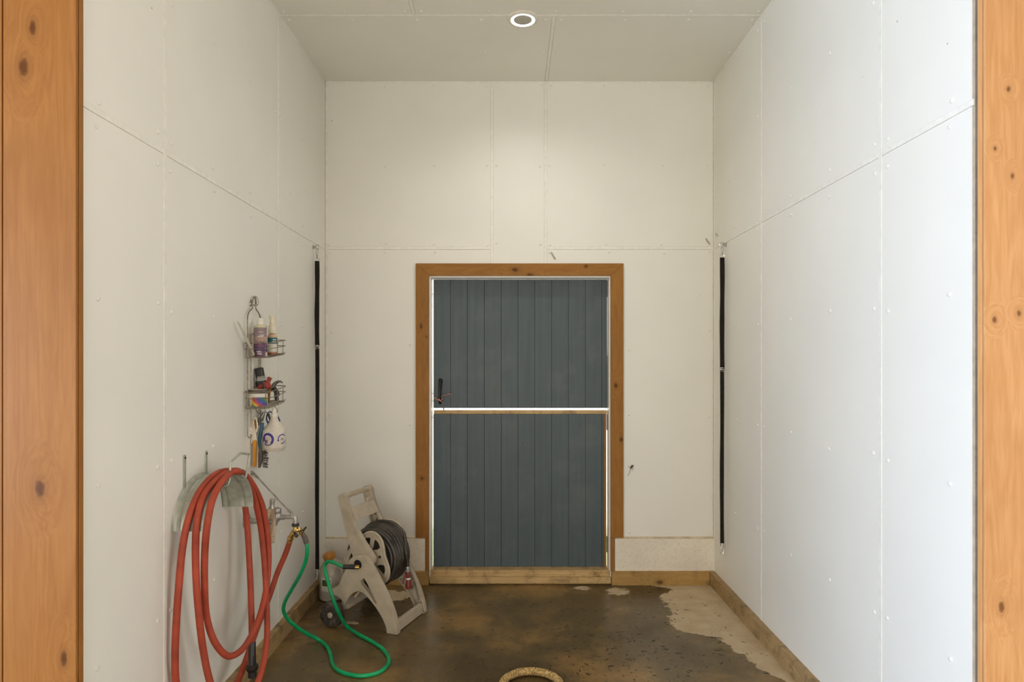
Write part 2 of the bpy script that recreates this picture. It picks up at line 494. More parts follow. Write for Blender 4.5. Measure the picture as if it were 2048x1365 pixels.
M['bristle'] = pmat('dark_bristles', (0.05, 0.042, 0.035), 0.7, var=0.2)
M['black_plastic'] = pmat('black_plastic', (0.022, 0.018, 0.017), 0.4, var=0.2)
M['red_plastic'] = pmat('red_plastic', (0.33, 0.038, 0.02), 0.35, var=0.12)
M['grey_metal'] = pmat('dark_grey_steel', (0.17, 0.16, 0.145), 0.38, 0.7, var=0.15)
M['stick'] = pmat('brown_wood_stick', (0.28, 0.15, 0.045), 0.6, var=0.2)
M['teal'] = pmat('teal_label', (0.006, 0.13, 0.17), 0.45, var=0.1)
M['lilac'] = pmat('lilac_label', (0.27, 0.20, 0.215), 0.5, var=0.08)
M['peach'] = pmat('peach_label', (0.42, 0.28, 0.23), 0.5, var=0.08)
M['plum'] = pmat('plum_label', (0.155, 0.065, 0.13), 0.5, var=0.1)
M['violet'] = pmat('violet_label', (0.065, 0.025, 0.13), 0.5, var=0.1)
M['greenliq'] = pmat('green_shampoo', (0.07, 0.19, 0.12), 0.25, var=0.05)
M['clearliq'] = pmat('pale_green_shampoo', (0.58, 0.55, 0.38), 0.25, var=0.05)
M['redliq'] = pmat('red_brown_soap', (0.34, 0.11, 0.06), 0.25, var=0.05)
M['peachliq'] = pmat('peach_soap', (0.62, 0.42, 0.27), 0.3, var=0.05)
M['jug'] = pmat('cloudy_jug_plastic', (0.50, 0.45, 0.38), 0.3, var=0.1, vs=10, dirt=(0.24, 0.13, 0.07), dirt_amt=0.55, dirt_s=7)
M['jug_cap'] = pmat('amber_cap', (0.52, 0.22, 0.03), 0.35, var=0.08)
M['label_white'] = pmat('white_label', (0.72, 0.70, 0.62), 0.5, var=0.05)
M['label_dark'] = pmat('dark_green_print', (0.06, 0.09, 0.03), 0.5, var=0.2)
M['twine'] = pmat('pink_twine', (0.62, 0.25, 0.19), 0.9, var=0.15)
M['iron'] = pmat('black_iron', (0.018, 0.014, 0.010), 0.42, 0.3, var=0.2)
M['rope'] = pmat('tan_rope', (0.50, 0.35, 0.15), 0.9, var=0.3, vs=90, bump=0.7, bs=300, spec=0.1)
M['bug'] = pmat('brown_bug', (0.09, 0.05, 0.02), 0.7)
M['tape'] = pmat('grey_cocoon', (0.46, 0.43, 0.34), 0.8, var=0.3, vs=300)
M['mud'] = pmat('dark_mud_fleck', (0.035, 0.026, 0.016), 0.9, var=0.3)
M['grass'] = pmat('lawn', (0.20, 0.29, 0.10), 0.9, var=0.3, vs=6)
M['gravel'] = pmat('pale_gravel', (0.55, 0.54, 0.52), 0.9, var=0.2, vs=9)

def rainbow():
    m, nt, b = nodes_of('rainbow_label')
    c = coords(nt, (1, 1, 1))
    sep = nt.nodes.new('ShaderNodeSeparateXYZ'); nt.links.new(c, sep.inputs[0])
    # diagonal wavy bands across the label
    t = mathn(nt, 'ADD', mathn(nt, 'MULTIPLY', sep.outputs[0], 9.5), mathn(nt, 'MULTIPLY', sep.outputs[2], 6.5))
    t = mathn(nt, 'ADD', t, mathn(nt, 'MULTIPLY', mathn(nt, 'SINE', mathn(nt, 'MULTIPLY', sep.outputs[2], 95.0)), 0.055))
    t = mathn(nt, 'ADD', t, 9.5 * 1.345 - 6.5 * 1.387 )
    r = ramp(nt, t, [(0.0, srgb(50, 60, 140)), (0.14, srgb(30, 120, 70)), (0.30, srgb(225, 190, 60)), (0.44, srgb(195, 70, 40)), (0.58, srgb(140, 60, 130)), (0.72, srgb(60, 80, 160)), (0.86, srgb(40, 130, 110)), (1.0, srgb(215, 180, 70))])
    nt.links.new(r, b.inputs['Base Color']); b.inputs['Roughness'].default_value = 0.45
    return m
M['rainbow'] = rainbow()

def emit(name, col, s):
    m, nt, b = nodes_of(name)
    b.inputs['Base Color'].default_value = (*col, 1)
    b.inputs['Emission Color'].default_value = (*col, 1)
    b.inputs['Emission Strength'].default_value = s
    return m
M['lit'] = emit('lit_ring', (1.0, 0.97, 0.88), 9.0)
M['lens'] = pmat('grey_speckled_lens', (0.46, 0.43, 0.38), 0.6, var=0.35, vs=420)

# ------------------------------------------------------------------ the setting
def struct(mb, name, mat, label, cat, bevel=0):
    return tag(mb.build(name, mat, None, smooth=0 if not bevel else 40, bevel=bevel), label, cat, kind='structure')

T = 0.12
struct(MB().box((-6, -2.4, -0.1), (6, YB + T, 0)), 'floor', M['floor'], 'wet brown concrete floor drying pale along the right baseboard', 'floor')
wl = struct(MB().box((XL - T, YO, 0), (XL, YB + T, ZC)), 'wall_left', M['back'], 'white panelled wall on the left behind the red hose', 'wall')
wr = struct(MB().box((XR, YO, 0), (XR + T, YB + T, ZC)), 'wall_right', M['back'], 'bright white panelled wall on the right with one black strap', 'wall')
DX0, DX1, DZ = (858.5 - CX) / 277.0, (1220.5 - CX) / 277.0, H + (CY - 552.5) / 277.0   # door opening
DZ0 = 0.03
wb = struct(MB().prism([[(XL, 0), (DX0, 0), (DX0, DZ), (DX1, DZ), (DX1, 0), (XR, 0), (XR, ZC), (XL, ZC)]], YB, YB + T, lambda a, b, t: (a, t, b)),
            'wall_back', M['back'], 'white panelled end wall around the blue door', 'wall')
ce = struct(MB().box((XL - T, YO, ZC), (XR + T, YB + T, ZC + 0.1)), 'ceiling', M['back'], 'white panelled ceiling with one round light', 'ceiling')
# barn aisle the camera stands in
struct(MB().prism([[(-6, 0), (-4.3, 0), (-4.3, 3.1), (1.3, 3.1), (1.3, 0), (6, 0), (6, 4.2), (-6, 4.2)]], -2.5, -2.4, lambda a, b, t: (a, t, b)), 'wall_aisle_far', M['barn'], 'brown board wall across the barn aisle', 'wall')  # unseen; wide opening added so sky light reaches the stall
struct(MB().box((-6, 2.0, 0), (XL - T, 2.1, 4.2)), 'wall_aisle_left', M['barn'], 'brown board wall left of the wash stall opening', 'wall')
struct(MB().box((XR + T, 2.0, 0), (6, 2.1, 4.2)), 'wall_aisle_right', M['barn'], 'brown board wall right of the wash stall opening', 'wall')
struct(MB().box((XL - T, 2.0, ZC), (XR + T, 2.018, 4.2)), 'wall_header', M['barn'], 'brown boards above the wash stall opening', 'wall')
struct(MB().box((-6, -2.5, 4.2), (6.1, 2.1, 4.3)), 'ceiling_aisle', M['barn'], 'brown board ceiling over the barn aisle', 'ceiling')
struct(MB().box((-14, YB + T + 0.01, -0.12), (14, 6.4, -0.06)), 'lawn', M['grass'], 'strip of green lawn outside the blue door', 'lawn')
struct(MB().box((-14, 6.4, -0.12), (14, 40, -0.06)), 'gravel_yard', M['gravel'], 'pale gravel yard beyond the lawn outside the door', 'gravel yard')

# wall coordinates -> world: o is the distance from the wall surface
WF = {'L': lambda a, b, o: (XL + o, a, b), 'R': lambda a, b, o: (XR - o, a, b),
      'B': lambda a, b, o: (a, YB - o, b), 'C': lambda a, b, o: (a, b, ZC - o)}
rv = MB().lathe([(0.0088, 0), (0.0084, 0.0026), (0.0060, 0.0045), (0.0, 0.0052)], (0, 0, 0), seg=10)
rivet_src = rv.build('rivet', M['rivet'])
rivet_me = rivet_src.data
bpy.data.objects.remove(rivet_src)
ROT = {'L': (0, math.radians(90), 0), 'R': (0, math.radians(-90), 0), 'B': (math.radians(90), 0, 0), 'C': (math.radians(180), 0, 0)}

def rivet(w, a, b, parent):
    o = bpy.data.objects.new('rivet', rivet_me); COL.objects.link(o)
    o.location = Vector(WF[w](a, b, 0.004)); o.rotation_euler = ROT[w]
    o.parent = parent
    return o

def panel(w, poly, parent, mat):
    g = 0.0012
    ca = sum(p[0] for p in poly) / len(poly); cb = sum(p[1] for p in poly) / len(poly)
    mb = MB(); mb.prism([poly], -0.001, 0.004, WF[w])
    return mb.build('panel', mat, parent, smooth=30, bevel=0.0010, bseg=1)

def rect(a0, a1, b0, b1, g=0.0110):
    return [(a0 + g, b0 + g), (a1 - g, b0 + g), (a1 - g, b1 - g), (a0 + g, b1 - g)]

def strip(w, a0, a1, b0, b1, parent):
    mb = MB()
    mb.prism([[(a0, b0), (a1, b0), (a1, b1), (a0, b1)]], -0.001, 0.0062, WF[w])
    return mb.build('seam_strip', M['strip'], parent, smooth=30, bevel=0.0012, bseg=1)

ZS = 2.425
SW = 0.0105
for w, wo, seams in (('L', wl, (2.509, 3.727)), ('R', wr, (2.534, 3.757))):
    cols = [YO, seams[0], seams[1], YB]
    for i in range(3):
        a0, a1 = cols[i], cols[i + 1]
        for (b0, b1) in ((0.0, ZS), (ZS, ZC)):
            pn = panel(w, rect(a0, a1, b0, b1), wo, M['frp'])
            ys = []
            if i > 0: ys.append(a0 + 0.045)
            ys += [y for y in ([a0 + 0.407, a0 + 0.813] if i == 1 else ([a1 - 0.407] if i == 0 else [a0 + 0.42])) if a0 + 0.05 < y < a1 - 0.04]
            if i < 2: ys.append(a1 - 0.045)
            zs = [0.62, 1.22, 1.82] if b0 == 0 else [ZS + 0.61]
            zs += [b1 - 0.05] + ([b0 + 0.05] if b0 > 0 else [])
            for y in ys:
                for z in zs:
                    rivet(w, y + random.uniform(-.008, .008), z + random.uniform(-.02, .02), pn)
    for s in seams:
        strip(w, s - SW, s + SW, 0.09, ZC - .0205, wo)
    for i in range(3):
        strip(w, cols[i] + (SW + .0003 if i else 0) , cols[i + 1] - (SW + .0003 if i < 2 else .0225), ZS - SW, ZS + SW, wo)
    strip(w, YB - 0.022, YB - 0.0065, 0.09, ZC - .0205, wo)
    strip(w, YO + 0.002, YB - 0.0065, ZC - 0.02, ZC - 0.001, wo)

bx = lambda px: (px - CX) / 277.0
bz = lambda py: H + (CY - py) / 277.0
XA, XB_ = bx(984), bx(1091)
g = 0.0110
panel('B', rect(XL, XA, ZS, ZC), wb, M['frp'])
panel('B', rect(XB_, XR, ZS, ZC), wb, M['frp'])
panel('B', [(XA + g, DZ + .005), (XB_ - g, DZ + .005), (XB_ - g, ZC - g), (XA + g, ZC - g)], wb, M['frp'])
panel('B', [(XL + g, 0.3), (DX0 - .03, 0.3), (DX0 - .03, DZ + .03), (XA - g, DZ + .03), (XA - g, ZS - g), (XL + g, ZS - g)], wb, M['frp'])
panel('B', [(XR - g, 0.3), (DX1 + .03, 0.3), (DX1 + .03, DZ + .03), (XB_ + g, DZ + .03), (XB_ + g, ZS - g), (XR - g, ZS - g)], wb, M['frp'])
for a in (XA, XB_):
    strip('B', a - SW, a + SW, DZ + 0.05, ZC - .0165, wb)
strip('B', XL + .027, XA - SW - .0003, ZS - SW, ZS + SW, wb)
strip('B', XB_ + SW + .0003, XR - .015, ZS - SW, ZS + SW, wb)
strip('B', XL + .0065, XL + 0.026, 0.33, ZC - .0165, wb)
strip('B', XR - 0.0145, XR - .0065, 0.33, ZC - .0165, wb)
strip('B', XL + .0065, XR - .0065, ZC - 0.016, ZC - .001, wb)
for px in (655, 770, 870, 975, 993, 1083, 1100, 1210, 1322, 1415):
    for py in (172, 332, 490):
        rivet('B', bx(px + random.uniform(-3, 3)), bz(py + random.uniform(-3, 3)), wb)
for px, py in [(660, 506), (770, 506), (870, 505), (1098, 506), (1218, 505), (1328, 508), (1418, 505), (664, 665), (660, 830), (662, 955), (770, 1065), (700, 1065), (1400, 590), (1418, 662), (1418, 835), (1418, 995), (1258, 1065), (1335, 1066), (1418, 1066), (1258, 700), (1258, 830), (820, 690), (820, 850)]:
    rivet('B', bx(px), bz(py), wb)

YS = 3.755
for poly in (rect(XL - .009, 0.24, YS, YB + .009), rect(0.24, XR + .009, YS, YB + .009), rect(XL - .009, -0.575, YO, YS), rect(-0.575, XR + .009, YO, YS)):
    pn = panel('C', poly, ce, M['frp_ceiling'])
    (a0, b0), (a1, b1) = poly[0], poly[2]
    n = max(2, round((a1 - a0) / 0.42))
    for k in range(n + 1):
        for b in (b0 + .035, (b0 + b1) / 2, b1 - .035):
            rivet('C', a0 + .035 + (a1 - a0 - .07) * k / n, b, pn)
strip('C', XL, XR, YS - .0095, YS + .0095, ce)
strip('C', 0.23, 0.25, YS + .0095, YB, ce)
strip('C', -0.585, -0.565, YO, YS - .0095, ce)

# lower patch panels of the end wall, with a moulding above and below
def patch(name, x0, x1, label):
    r = tag(empty(name, ((x0 + x1) / 2, YB, 0.1)), label, 'wall panel', kind='structure')
    z0, z1 = bz(1146), bz(1077)
    MB().box((x0, YB - 0.016, z0), (x1, YB + .001, z1)).build('panel', M['patch'], r, bevel=0.002)
    MB().box((x0 + .002, YB - 0.021, z0), (x1, YB - 0.016, z0 + .022)).build('moulding', M['patch_edge'], r, bevel=0.002)
    MB().box((x0 + .008, YB - 0.013, z1), (x1, YB + .001, z1 + .013)).build('moulding', M['patch_edge'], r, bevel=0.003)
    return r
patch('trim_1', XL + 0.004, bx(851), 'low stained white kick panel behind the hose reel')
patch('trim_2', bx(1229), XR - 0.004, 'low stained white kick panel right of the blue door')

# baseboards
def bb(name, mb, mat, label):
    return tag(mb.build(name, mat, None, bevel=0.003), label, 'baseboard', kind='structure')
BH = 0.098
bb('baseboard_back_right', MB().box((bx(1222), YB - 0.040, 0), (XR - 0.042, YB, BH)), M['base_back'], 'knotty damp pine baseboard right of the blue door')
bb('baseboard_back_left', MB().box((XL + .04, YB - 0.040, 0), (bx(859), YB, BH)), M['base_back'], 'damp pine baseboard behind the hose reel')
bb('baseboard_right', MB().box((XR - 0.040, YO + .01, 0), (XR, YB, BH)), M['base_side'], 'weathered pine baseboard along the right wall')
bb('baseboard_left', MB().box((XL, YO + .01, 0), (XL + 0.040, YB, BH)), M['base_side'], 'weathered pine baseboard along the left wall under the green hose')

# opening posts (a face board over a jamb board each)
def post(name, x_in, sgn, mat, label):
    r = tag(empty(name, (x_in, 1.95, 0)), label, 'post', kind='structure')
    a, b = sorted((x_in, x_in + sgn * 0.2235))
    MB().box((a, 1.9665, 0), (b, 1.9785, 3.6)).build('board', mat, r, bevel=0.003)
    a, b = sorted((x_in - sgn * 0.0012, x_in + sgn * 0.14))
    MB().box((a, 1.9800, 0), (b, 2.0, 3.6)).build('board', mat, r, bevel=0.002)
    a, b = sorted((x_in + sgn * 0.2285, x_in + sgn * 0.45))
    MB().box((a, 1.969, 0), (b, 1.999, 3.6)).build('board', mat, r, bevel=0.003)
    return r
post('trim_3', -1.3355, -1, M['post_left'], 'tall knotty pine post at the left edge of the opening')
post('trim_4', 1.4440, 1, M['post_right'], 'tall bright knotty pine post at the right edge of the opening')

# door casing
cz = bz(1075); co, ci = 0.0, 0.0
CO0, CO1, CZ = bx(832), bx(1246), bz(528)
fc = lambda a, b, t: (a, YB - t, b)
def casing(name, poly, mat, label):
    return tag(MB().prism([poly], -0.002, 0.022, fc).build(name, mat, None, bevel=0.002), label, 'door casing', kind='structure')
casing('trim_5', [(CO0, cz), (DX0, cz), (DX0, DZ), (CO0, CZ)], M['casing_left'], 'brown cedar casing board on the latch side of the door')
casing('trim_6', [(DX1, cz), (CO1, cz), (CO1, CZ), (DX1, DZ)], M['casing_right'], 'brown cedar casing board on the hinge side of the door')
casing('trim_7', [(CO0 + .001, CZ), (DX0 + .001, DZ), (DX1 - .001, DZ), (CO1 - .001, CZ)], M['casing_top'], 'mitred brown cedar head casing over the door')
casing('trim_8', [(bx(852), BH), (DX0, BH), (DX0, cz - .001), (bx(852), cz - .001)], M['cedar'], 'narrow brown stud strip below the latch side casing')
casing('trim_9', [(DX1, BH), (bx(1228), BH), (bx(1228), cz - .001), (DX1, cz - .001)], M['cedar'], 'narrow brown stud strip below the hinge side casing')
# white jamb lining
J = 0.012
tag(MB().box((DX0 - J, YB - 0.004, 0.02), (DX0 + 0.013, YB + T, DZ + J)).build('trim_10', M['jamb'], None, bevel=.001), 'white vinyl jamb on the latch side of the door', 'door jamb', kind='structure')
tag(MB().box((DX1 - 0.011, YB - 0.004, 0.02), (DX1 + J, YB + T, DZ + J)).build('trim_11', M['jamb'], None, bevel=.001), 'white vinyl jamb on the hinge side of the door', 'door jamb', kind='structure')
tag(MB().box((DX0 + .013, YB - 0.004, DZ - 0.013), (DX1 - .011, YB + T, DZ + J)).build('trim_12', M['jamb'], None, bevel=.001), 'white vinyl head jamb above the door', 'door jamb', kind='structure')
# sill in two steps
sl = tag(empty('trim_13', (0.05, YB, 0)), 'stained pale wooden sill under the blue door', 'door sill', kind='structure')
sx0, sx1 = bx(861), bx(1220)
MB().box((sx0, YB - 0.006, 0), (sx1, YB + T, 0.100)).build('board', M['sill'], sl, bevel=.003)
MB().box((sx0 - .002, YB - 0.032, 0.012), (sx1 + .002, YB - 0.0065, 0.055)).build('board', M['sill'], sl, bevel=.003)

# ------------------------------------------------------------------ the blue dutch door
YD = YB + 0.070          # face of the door
SD = F / YD
dx = lambda px: (px - CX) / SD
dz = lambda py: H + (CY - py) / SD
edges = [866.6, 901, 934.6, 968.6, 1002.6, 1036, 1069.7, 1103.4, 1137, 1171, 1203.7, 1214.2]
def leaf(name, z0, z1, label, right_end):
    r = tag(empty(name, (0, YD, z0)), label, 'door', kind='structure')
    es = edges[:-1] + [right_end]
    for i in range(len(es) - 1):
        x0, x1 = dx(es[i]) + 0.0008, dx(es[i + 1]) - 0.0008
        mb = MB(); mb.box((x0, YD, z0), (x1, YD + 0.018, z1))
        mb.build('board', M['door'], r, bevel=0.0022, bseg=2)
    MB().box((dx(es[0]) + .004, YD + 0.0040, z0 + .0008), (dx(es[-1]) - .004, YD + 0.034, z1 - .0008)).build('backing', M['groove'], r)
    return r
zu0, zu1 = dz(816.8), dz(559.5)
zl0, zl1 = 0.101, dz(828.5)
d1 = leaf('door_1', zu0, zu1, 'upper half of the slate blue plank door with black pull', 1214.2)
d2 = leaf('door_2', zl0, zl1, 'lower half of the slate blue plank door', 1208.0)
MB().box((dx(867.5), YD + .001, zl1), (dx(1213.5), YD + 0.040, zl1 + 0.0265)).build('top_cap', M['sill'], d2, bevel=.002)
MB().box((dx(1208.4), YD + .002, zl0), (dx(1212.5), YD + 0.03, zl1)).build('edge_strip', M['cedar'], d2, bevel=.001)
# hinges (dark leaf in the gap)
for par, py in ((d1, 578), (d1, 800), (d2, 845), (d2, 1090)):
    MB().box((dx(1213.4), YD + 0.006, dz(py + 16)), (dx(1216.4), YD + 0.020, dz(py - 16))).build('hinge', M['iron'], par, bevel=.001)
MB().box((dx(1213.5), YD + 0.01, dz(816)), (dx(1217.6), YD + 0.03, dz(712))).build('edge_strip', M['groove'], d1)
# pull handle
hx = dx(881.5)
hm = MB()
hm.tube([(hx, YD - .002, dz(760)), (hx, YD - .012, dz(763)), (hx, YD - .040, dz(770)), (hx - .002, YD - .042, dz(785)), (hx - .002, YD - .040, dz(797)), (hx - .002, YD - .014, dz(804)), (hx - .002, YD - .001, dz(806))], [.016, .016, .0135, .011, .0115, .014, .014], 12, res=5, flat=.8)
hm.build('handle', M['iron'], d1)
MB().box((dx(886.2), YD + .006, dz(821)), (dx(888.2), YD + .014, dz(816))).build('bolt', M['iron'], d1)
# gate latch pins along the left gap
for k, py in enumerate((588, 788, 803, 836)):
    p = MB().tube([(DX0 + .004, YD + .03, dz(py)), (dx(868), YD + .03, dz(py))], .0022, 8)
    p.build('pin', M['iron'], d1 if k < 3 else d2)
tw = MB()
ty = YD - 0.046
q = lambda px, py, o=0: (dx(px), ty - o, dz(py))
tw.tube([q(871, 794), q(874, 797, .01), q(879, 800, .012), q(884, 800, .012), q(886, 797, .004), q(883, 793, -.01), q(885, 792, .004), q(893, 789.5, .012), q(901, 787.5, .012), q(903.5, 789, .010), q(904, 796, .008)], .0019, 8, res=5)
tw.tube([q(870, 795, .004), q(876, 799, .014), q(881, 801, .016), q(888, 805.5, .012)], .0019, 8, res=5)
tw.tube([q(879, 797.5, .010), q(881, 799.5, .017), q(883, 801.5, .010)], .0036, 8, res=4)
tag(tw.build('twine', M['twine']), 'pink twine knotted around the black door pull', 'twine')

# ------------------------------------------------------------------ ceiling light
lp = Vector((0.058, 3.788, ZC - 0.004))
cl = thing('ceiling_light', lp, 'round recessed ceiling light with a glowing ring', 'ceiling light')
MB().lathe([(0.069, -0.004), (0.072, -0.011), (0.080, -0.010), (0.091, -0.004), (0.093, 0.0)], lp, seg=40).build('trim_ring', M['white_plastic'], cl)
MB().lathe([(0.0545, -0.006), (0.069, -0.0075), (0.070, -0.002), (0.0545, -0.002), (0.0545, -0.006)], lp, seg=40).build('glow_ring', M['lit'], cl)
MB().lathe([(0.0, -0.0165), (0.034, -0.015), (0.0543, -0.0085), (0.0543, -0.002)], lp, seg=40).build('lens', M['lens'], cl)
ld = bpy.data.lights.new('ceiling_lamp', 'SPOT'); ld.energy = 34; ld.color = (1.0, 0.97, 0.90); ld.shadow_soft_size = 0.06
ld.spot_size = math.radians(155); ld.spot_blend = 1.0
lo = bpy.data.objects.new('ceiling_lamp', ld); COL.objects.link(lo); lo.location = lp - Vector((0, 0, 0.035))

# ------------------------------------------------------------------ cross-tie straps
def cross_tie(name, side, z_eye, z_top, z_mid, z_bot, z_end, label):
    s = 1 if side == 'L' else -1
    xw = XL if side == 'L' else XR
    y = 4.372
    t = thing(name, (xw, y, z_eye), label, 'strap', 'cross tie straps in the back corners')
    X = lambda o: xw + s * o
    OC = .030
    C = lambda dx_, dy_, z: (X(OC) + dx_, y + dy_, z)
    MB().lathe([(0.014, 0.0), (0.014, 0.003), (0.006, 0.005), (0.005, 0.022)], (X(.004), y, z_eye), axis=(s, 0, 0), seg=16).build('wall_plate', M['steel'], t)
    ring = [C(.016 * math.cos(a), .004 * math.sin(a), z_eye + .015 * math.sin(a)) for a in [k * math.tau / 18 for k in range(18)]]
    MB().tube(ring, .0032, 8, closed=True).build('eye_ring', M['chrome'], t)
    snap = MB(); ze = z_eye; zr = z_top + .020
    snap.tube([C(.005, 0, ze - .010), C(.007, 0, ze - .03), C(.004, 0, zr + .03), C(0, 0, zr + .016), C(-.004, 0, zr + .03), C(-.006, 0, ze - .03), C(-.004, 0, ze - .011)], .0026, 8, res=4)
    snap.tube([C(0, 0, zr + .030), C(0, 0, zr + .008)], .005, 10)
    snap.build('snap_hook', M['steel'], t)
    dr = [C(.015 * math.cos(a), 0, zr + .014 * math.sin(a)) for a in [k * math.tau / 16 for k in range(16)]]
    MB().tube(dr, .003, 8, closed=True).build('ring', M['chrome'], t)
    W = 0.0145
    def web(z1, z0, n=12, wd=W, th=.003, dy_=0.0):
        mb = MB(); vs = []; fs = []
        for i in range(n + 1):
            k = i / n; z = z1 + (z0 - z1) * k
            ww = wd * (1 + .06 * math.sin(k * 13)); off = .0012 * math.sin(k * 7)
            for (a, b) in ((-ww, -th), (ww, -th), (ww, th), (-ww, th)):
                vs.append(C(a + off, b + dy_, z))
        for i in range(n):
            for k in range(4):
                fs.append((i * 4 + k, i * 4 + (k + 1) % 4, i * 4 + 4 + (k + 1) % 4, i * 4 + 4 + k))
        fs += [(0, 1, 2, 3), (n * 4, n * 4 + 3, n * 4 + 2, n * 4 + 1)]
        return mb.add(vs, fs)
    web(z_top + .012, z_mid, wd=W * 1.0, th=.0055).build('webbing', M['strap'], t, bevel=.0012)
    web(z_mid + .02, z_bot, wd=W * .9, th=.0025, dy_=.003).build('webbing', M['strap'], t, bevel=.001)
    for dzz in (0, -.011):
        bk = [C(.018 * math.cos(a), -.006 + .004 * math.cos(2 * a), z_mid + dzz + .006 * math.sin(a)) for a in [k * math.tau / 16 for k in range(16)]]
        MB().tube(bk, .0020, 8, closed=True).build('slide_buckle', M['chrome'], t)
    sn = MB(); zl = z_end - z_bot
    sn.tube([C(0, 0, z_bot + .004), C(0, 0, z_bot + zl * .3)], .0115, 12, flat=.6, nrm=(1, 0, 0))
    for k in (-1, 1):
        sn.tube([C(k * .010, 0, z_bot + zl * .2), C(k * .0105, 0, z_bot + zl * .5), C(k * .007, 0, z_bot + zl * .72)], .0038, 8, res=3)
    sn.tube([C(0, 0, z_bot + zl * .6), C(0, 0, z_end)], .003, 8)
    sn.build('panic_snap', M['chrome'], t)
    return t
k447 = lambda py: H + (CY - py) * 4.372 / F
cross_tie('cross_tie_strap', 'L', k447(494), k447(526), k447(693), k447(1140), k447(1166), 'long black cross tie strap in the left corner behind the hose reel')
cross_tie('cross_tie_strap', 'R', k447(490), k447(519), k447(738), k447(1088), k447(1117), 'long black cross tie strap in the right corner beside the door')

# ------------------------------------------------------------------ hose hanger
L = lambda o, y, z: Vector((XL + .004 + o, y, z))
hg = thing('hose_hanger', L(0, 2.785, 0.93), 'galvanised steel saddle hose hanger on the left wall', 'hose hanger')
hc_y, hc_z, hr_y, hr_z = 2.782, 0.930, 0.218, 0.185
def arch(o, a, k=1.0, dr=0.0):
    return L(o, hc_y - (hr_y * k + dr) * math.cos(a), hc_z + (hr_z * k + dr) * math.sin(a))
sd = MB(); n = 28; vs = []; fs = []
prof = [(0.0, .010), (.004, .003), (.014, 0), (.026, 0), (.030, .004), (.034, 0), (.072, 0), (.102, 0), (.106, .004), (.110, 0), (.132, 0), (.140, .003), (.144, .009)]
for i in range(n + 1):
    a = math.pi * i / n
    for (o, dr) in prof: vs.append(arch(o, a, 1, dr))
m_ = len(prof)
for i in range(n + 1):
    a = math.pi * i / n
    for (o, dr) in prof: vs.append(arch(o, a, 1, dr - .0025))
B2 = (n + 1) * m_
for i in range(n):
    for k in range(m_ - 1):
        p0 = i * m_ + k
        fs.append((p0, p0 + 1, p0 + m_ + 1, p0 + m_)); fs.append((B2 + p0, B2 + p0 + m_, B2 + p0 + m_ + 1, B2 + p0 + 1))
for i in range(n):
    for k in (0, m_ - 1):
        p0 = i * m_ + k; fs.append((p0, p0 + m_, B2 + p0 + m_, B2 + p0))
for k in range(m_ - 1):
    for i in (0, n):
        p0 = i * m_ + k; fs.append((p0, p0 + 1, B2 + p0 + 1, B2 + p0))
sd.add(vs, fs); sd.build('saddle', M['galv'], hg, smooth=50)
for (yy, z0, z1) in ((2.655, 1.02, 1.222), (2.842, 1.08, 1.213)):
    st = MB(); st.box((XL + .005, yy - .0085, z0), (XL + .0085, yy + .0085, z1)); st.build('mounting_strap', M['galv'], hg, bevel=.0015)
    MB().lathe([(.005, 0), (.004, .003), (0, .004)], (XL + .0085, yy, z1 - .012), axis=(1, 0, 0), seg=12).build('screw', M['dark'], hg)
ho = .140
MB().tube([L(ho - .025, 2.745, 1.070), L(ho, 2.748, 1.083), L(ho + .004, 2.755, 1.10), L(ho + .006, 2.757, 1.175), L(ho + .006, 2.860, 1.2), L(ho + .006, 2.955, 1.182), L(ho + .004, 2.945, 1.13), L(ho + .002, 2.925, 1.082), L(ho - .012, 2.922, 1.07)], .0055, 10, res=1).build('retainer_loop', M['galv'], hg)

# ------------------------------------------------------------------ red hose (one continuous run)
def tr(lst): return [at(*p) for p in lst]
def sit(lst):
    out = []
    for (px, py, d) in lst:
        if 940 < py < 1060 and px < 470:
            for _ in range(30):
                z = H - (py - CY) * d / F
                q_ = min(1.0, max(0.0, (z - hc_z) / (hr_z + .017)))
                d = d * .5 + .5 * (hc_y - (hr_y + .017) * math.sqrt(1 - q_ * q_))
        out.append((px, py, d))
    return out
feed = [(581, 1078, 3.31), (572, 1106, 3.31), (555, 1146, 3.30), (539, 1193, 3.26), (524, 1232, 3.20), (509, 1272, 3.12), (491, 1323, 3.02), (473, 1368, 2.94), (440, 1412, 2.84), (400, 1436, 2.72), (368, 1420, 2.62)]
A = [(352, 1365, 2.54), (350, 1313, 2.52), (352, 1255, 2.52), (358, 1168, 2.525), (366, 1090, 2.54), (376, 1042, 2.565), (391, 1000, 2.60), (406, 974, 2.65), (428, 952, 2.75), (449, 943, 2.84), (468, 943, 2.92)]
R1 = [(489, 951, 2.96), (501, 975, 3.02), (511, 1006, 3.06), (521, 1054, 3.10), (527, 1106, 3.10), (531, 1160, 3.08), (533.5, 1216, 3.05), (534, 1275, 3.0), (526, 1333, 2.92), (510, 1378, 2.84), (478, 1420, 2.74), (445, 1420, 2.66)]
Bp = [(421, 1368, 2.60), (407, 1304, 2.585), (399.5, 1246, 2.56), (393, 1168, 2.55), (391, 1098, 2.55), (393, 1054, 2.60), (401, 1009, 2.63), (413, 983, 2.67), (437, 957, 2.77), (457, 945, 2.85), (470, 951, 2.93)]
R2 = [(493, 953, 3.01), (509, 976, 3.06), (524, 1010, 3.10), (532, 1048, 3.12), (537, 1096, 3.13), (536.5, 1142, 3.11), (531, 1187, 3.06), (521, 1228, 2.98), (505, 1268, 2.88), (482, 1302, 2.78), (456, 1313, 2.70), (430, 1286, 2.65)]
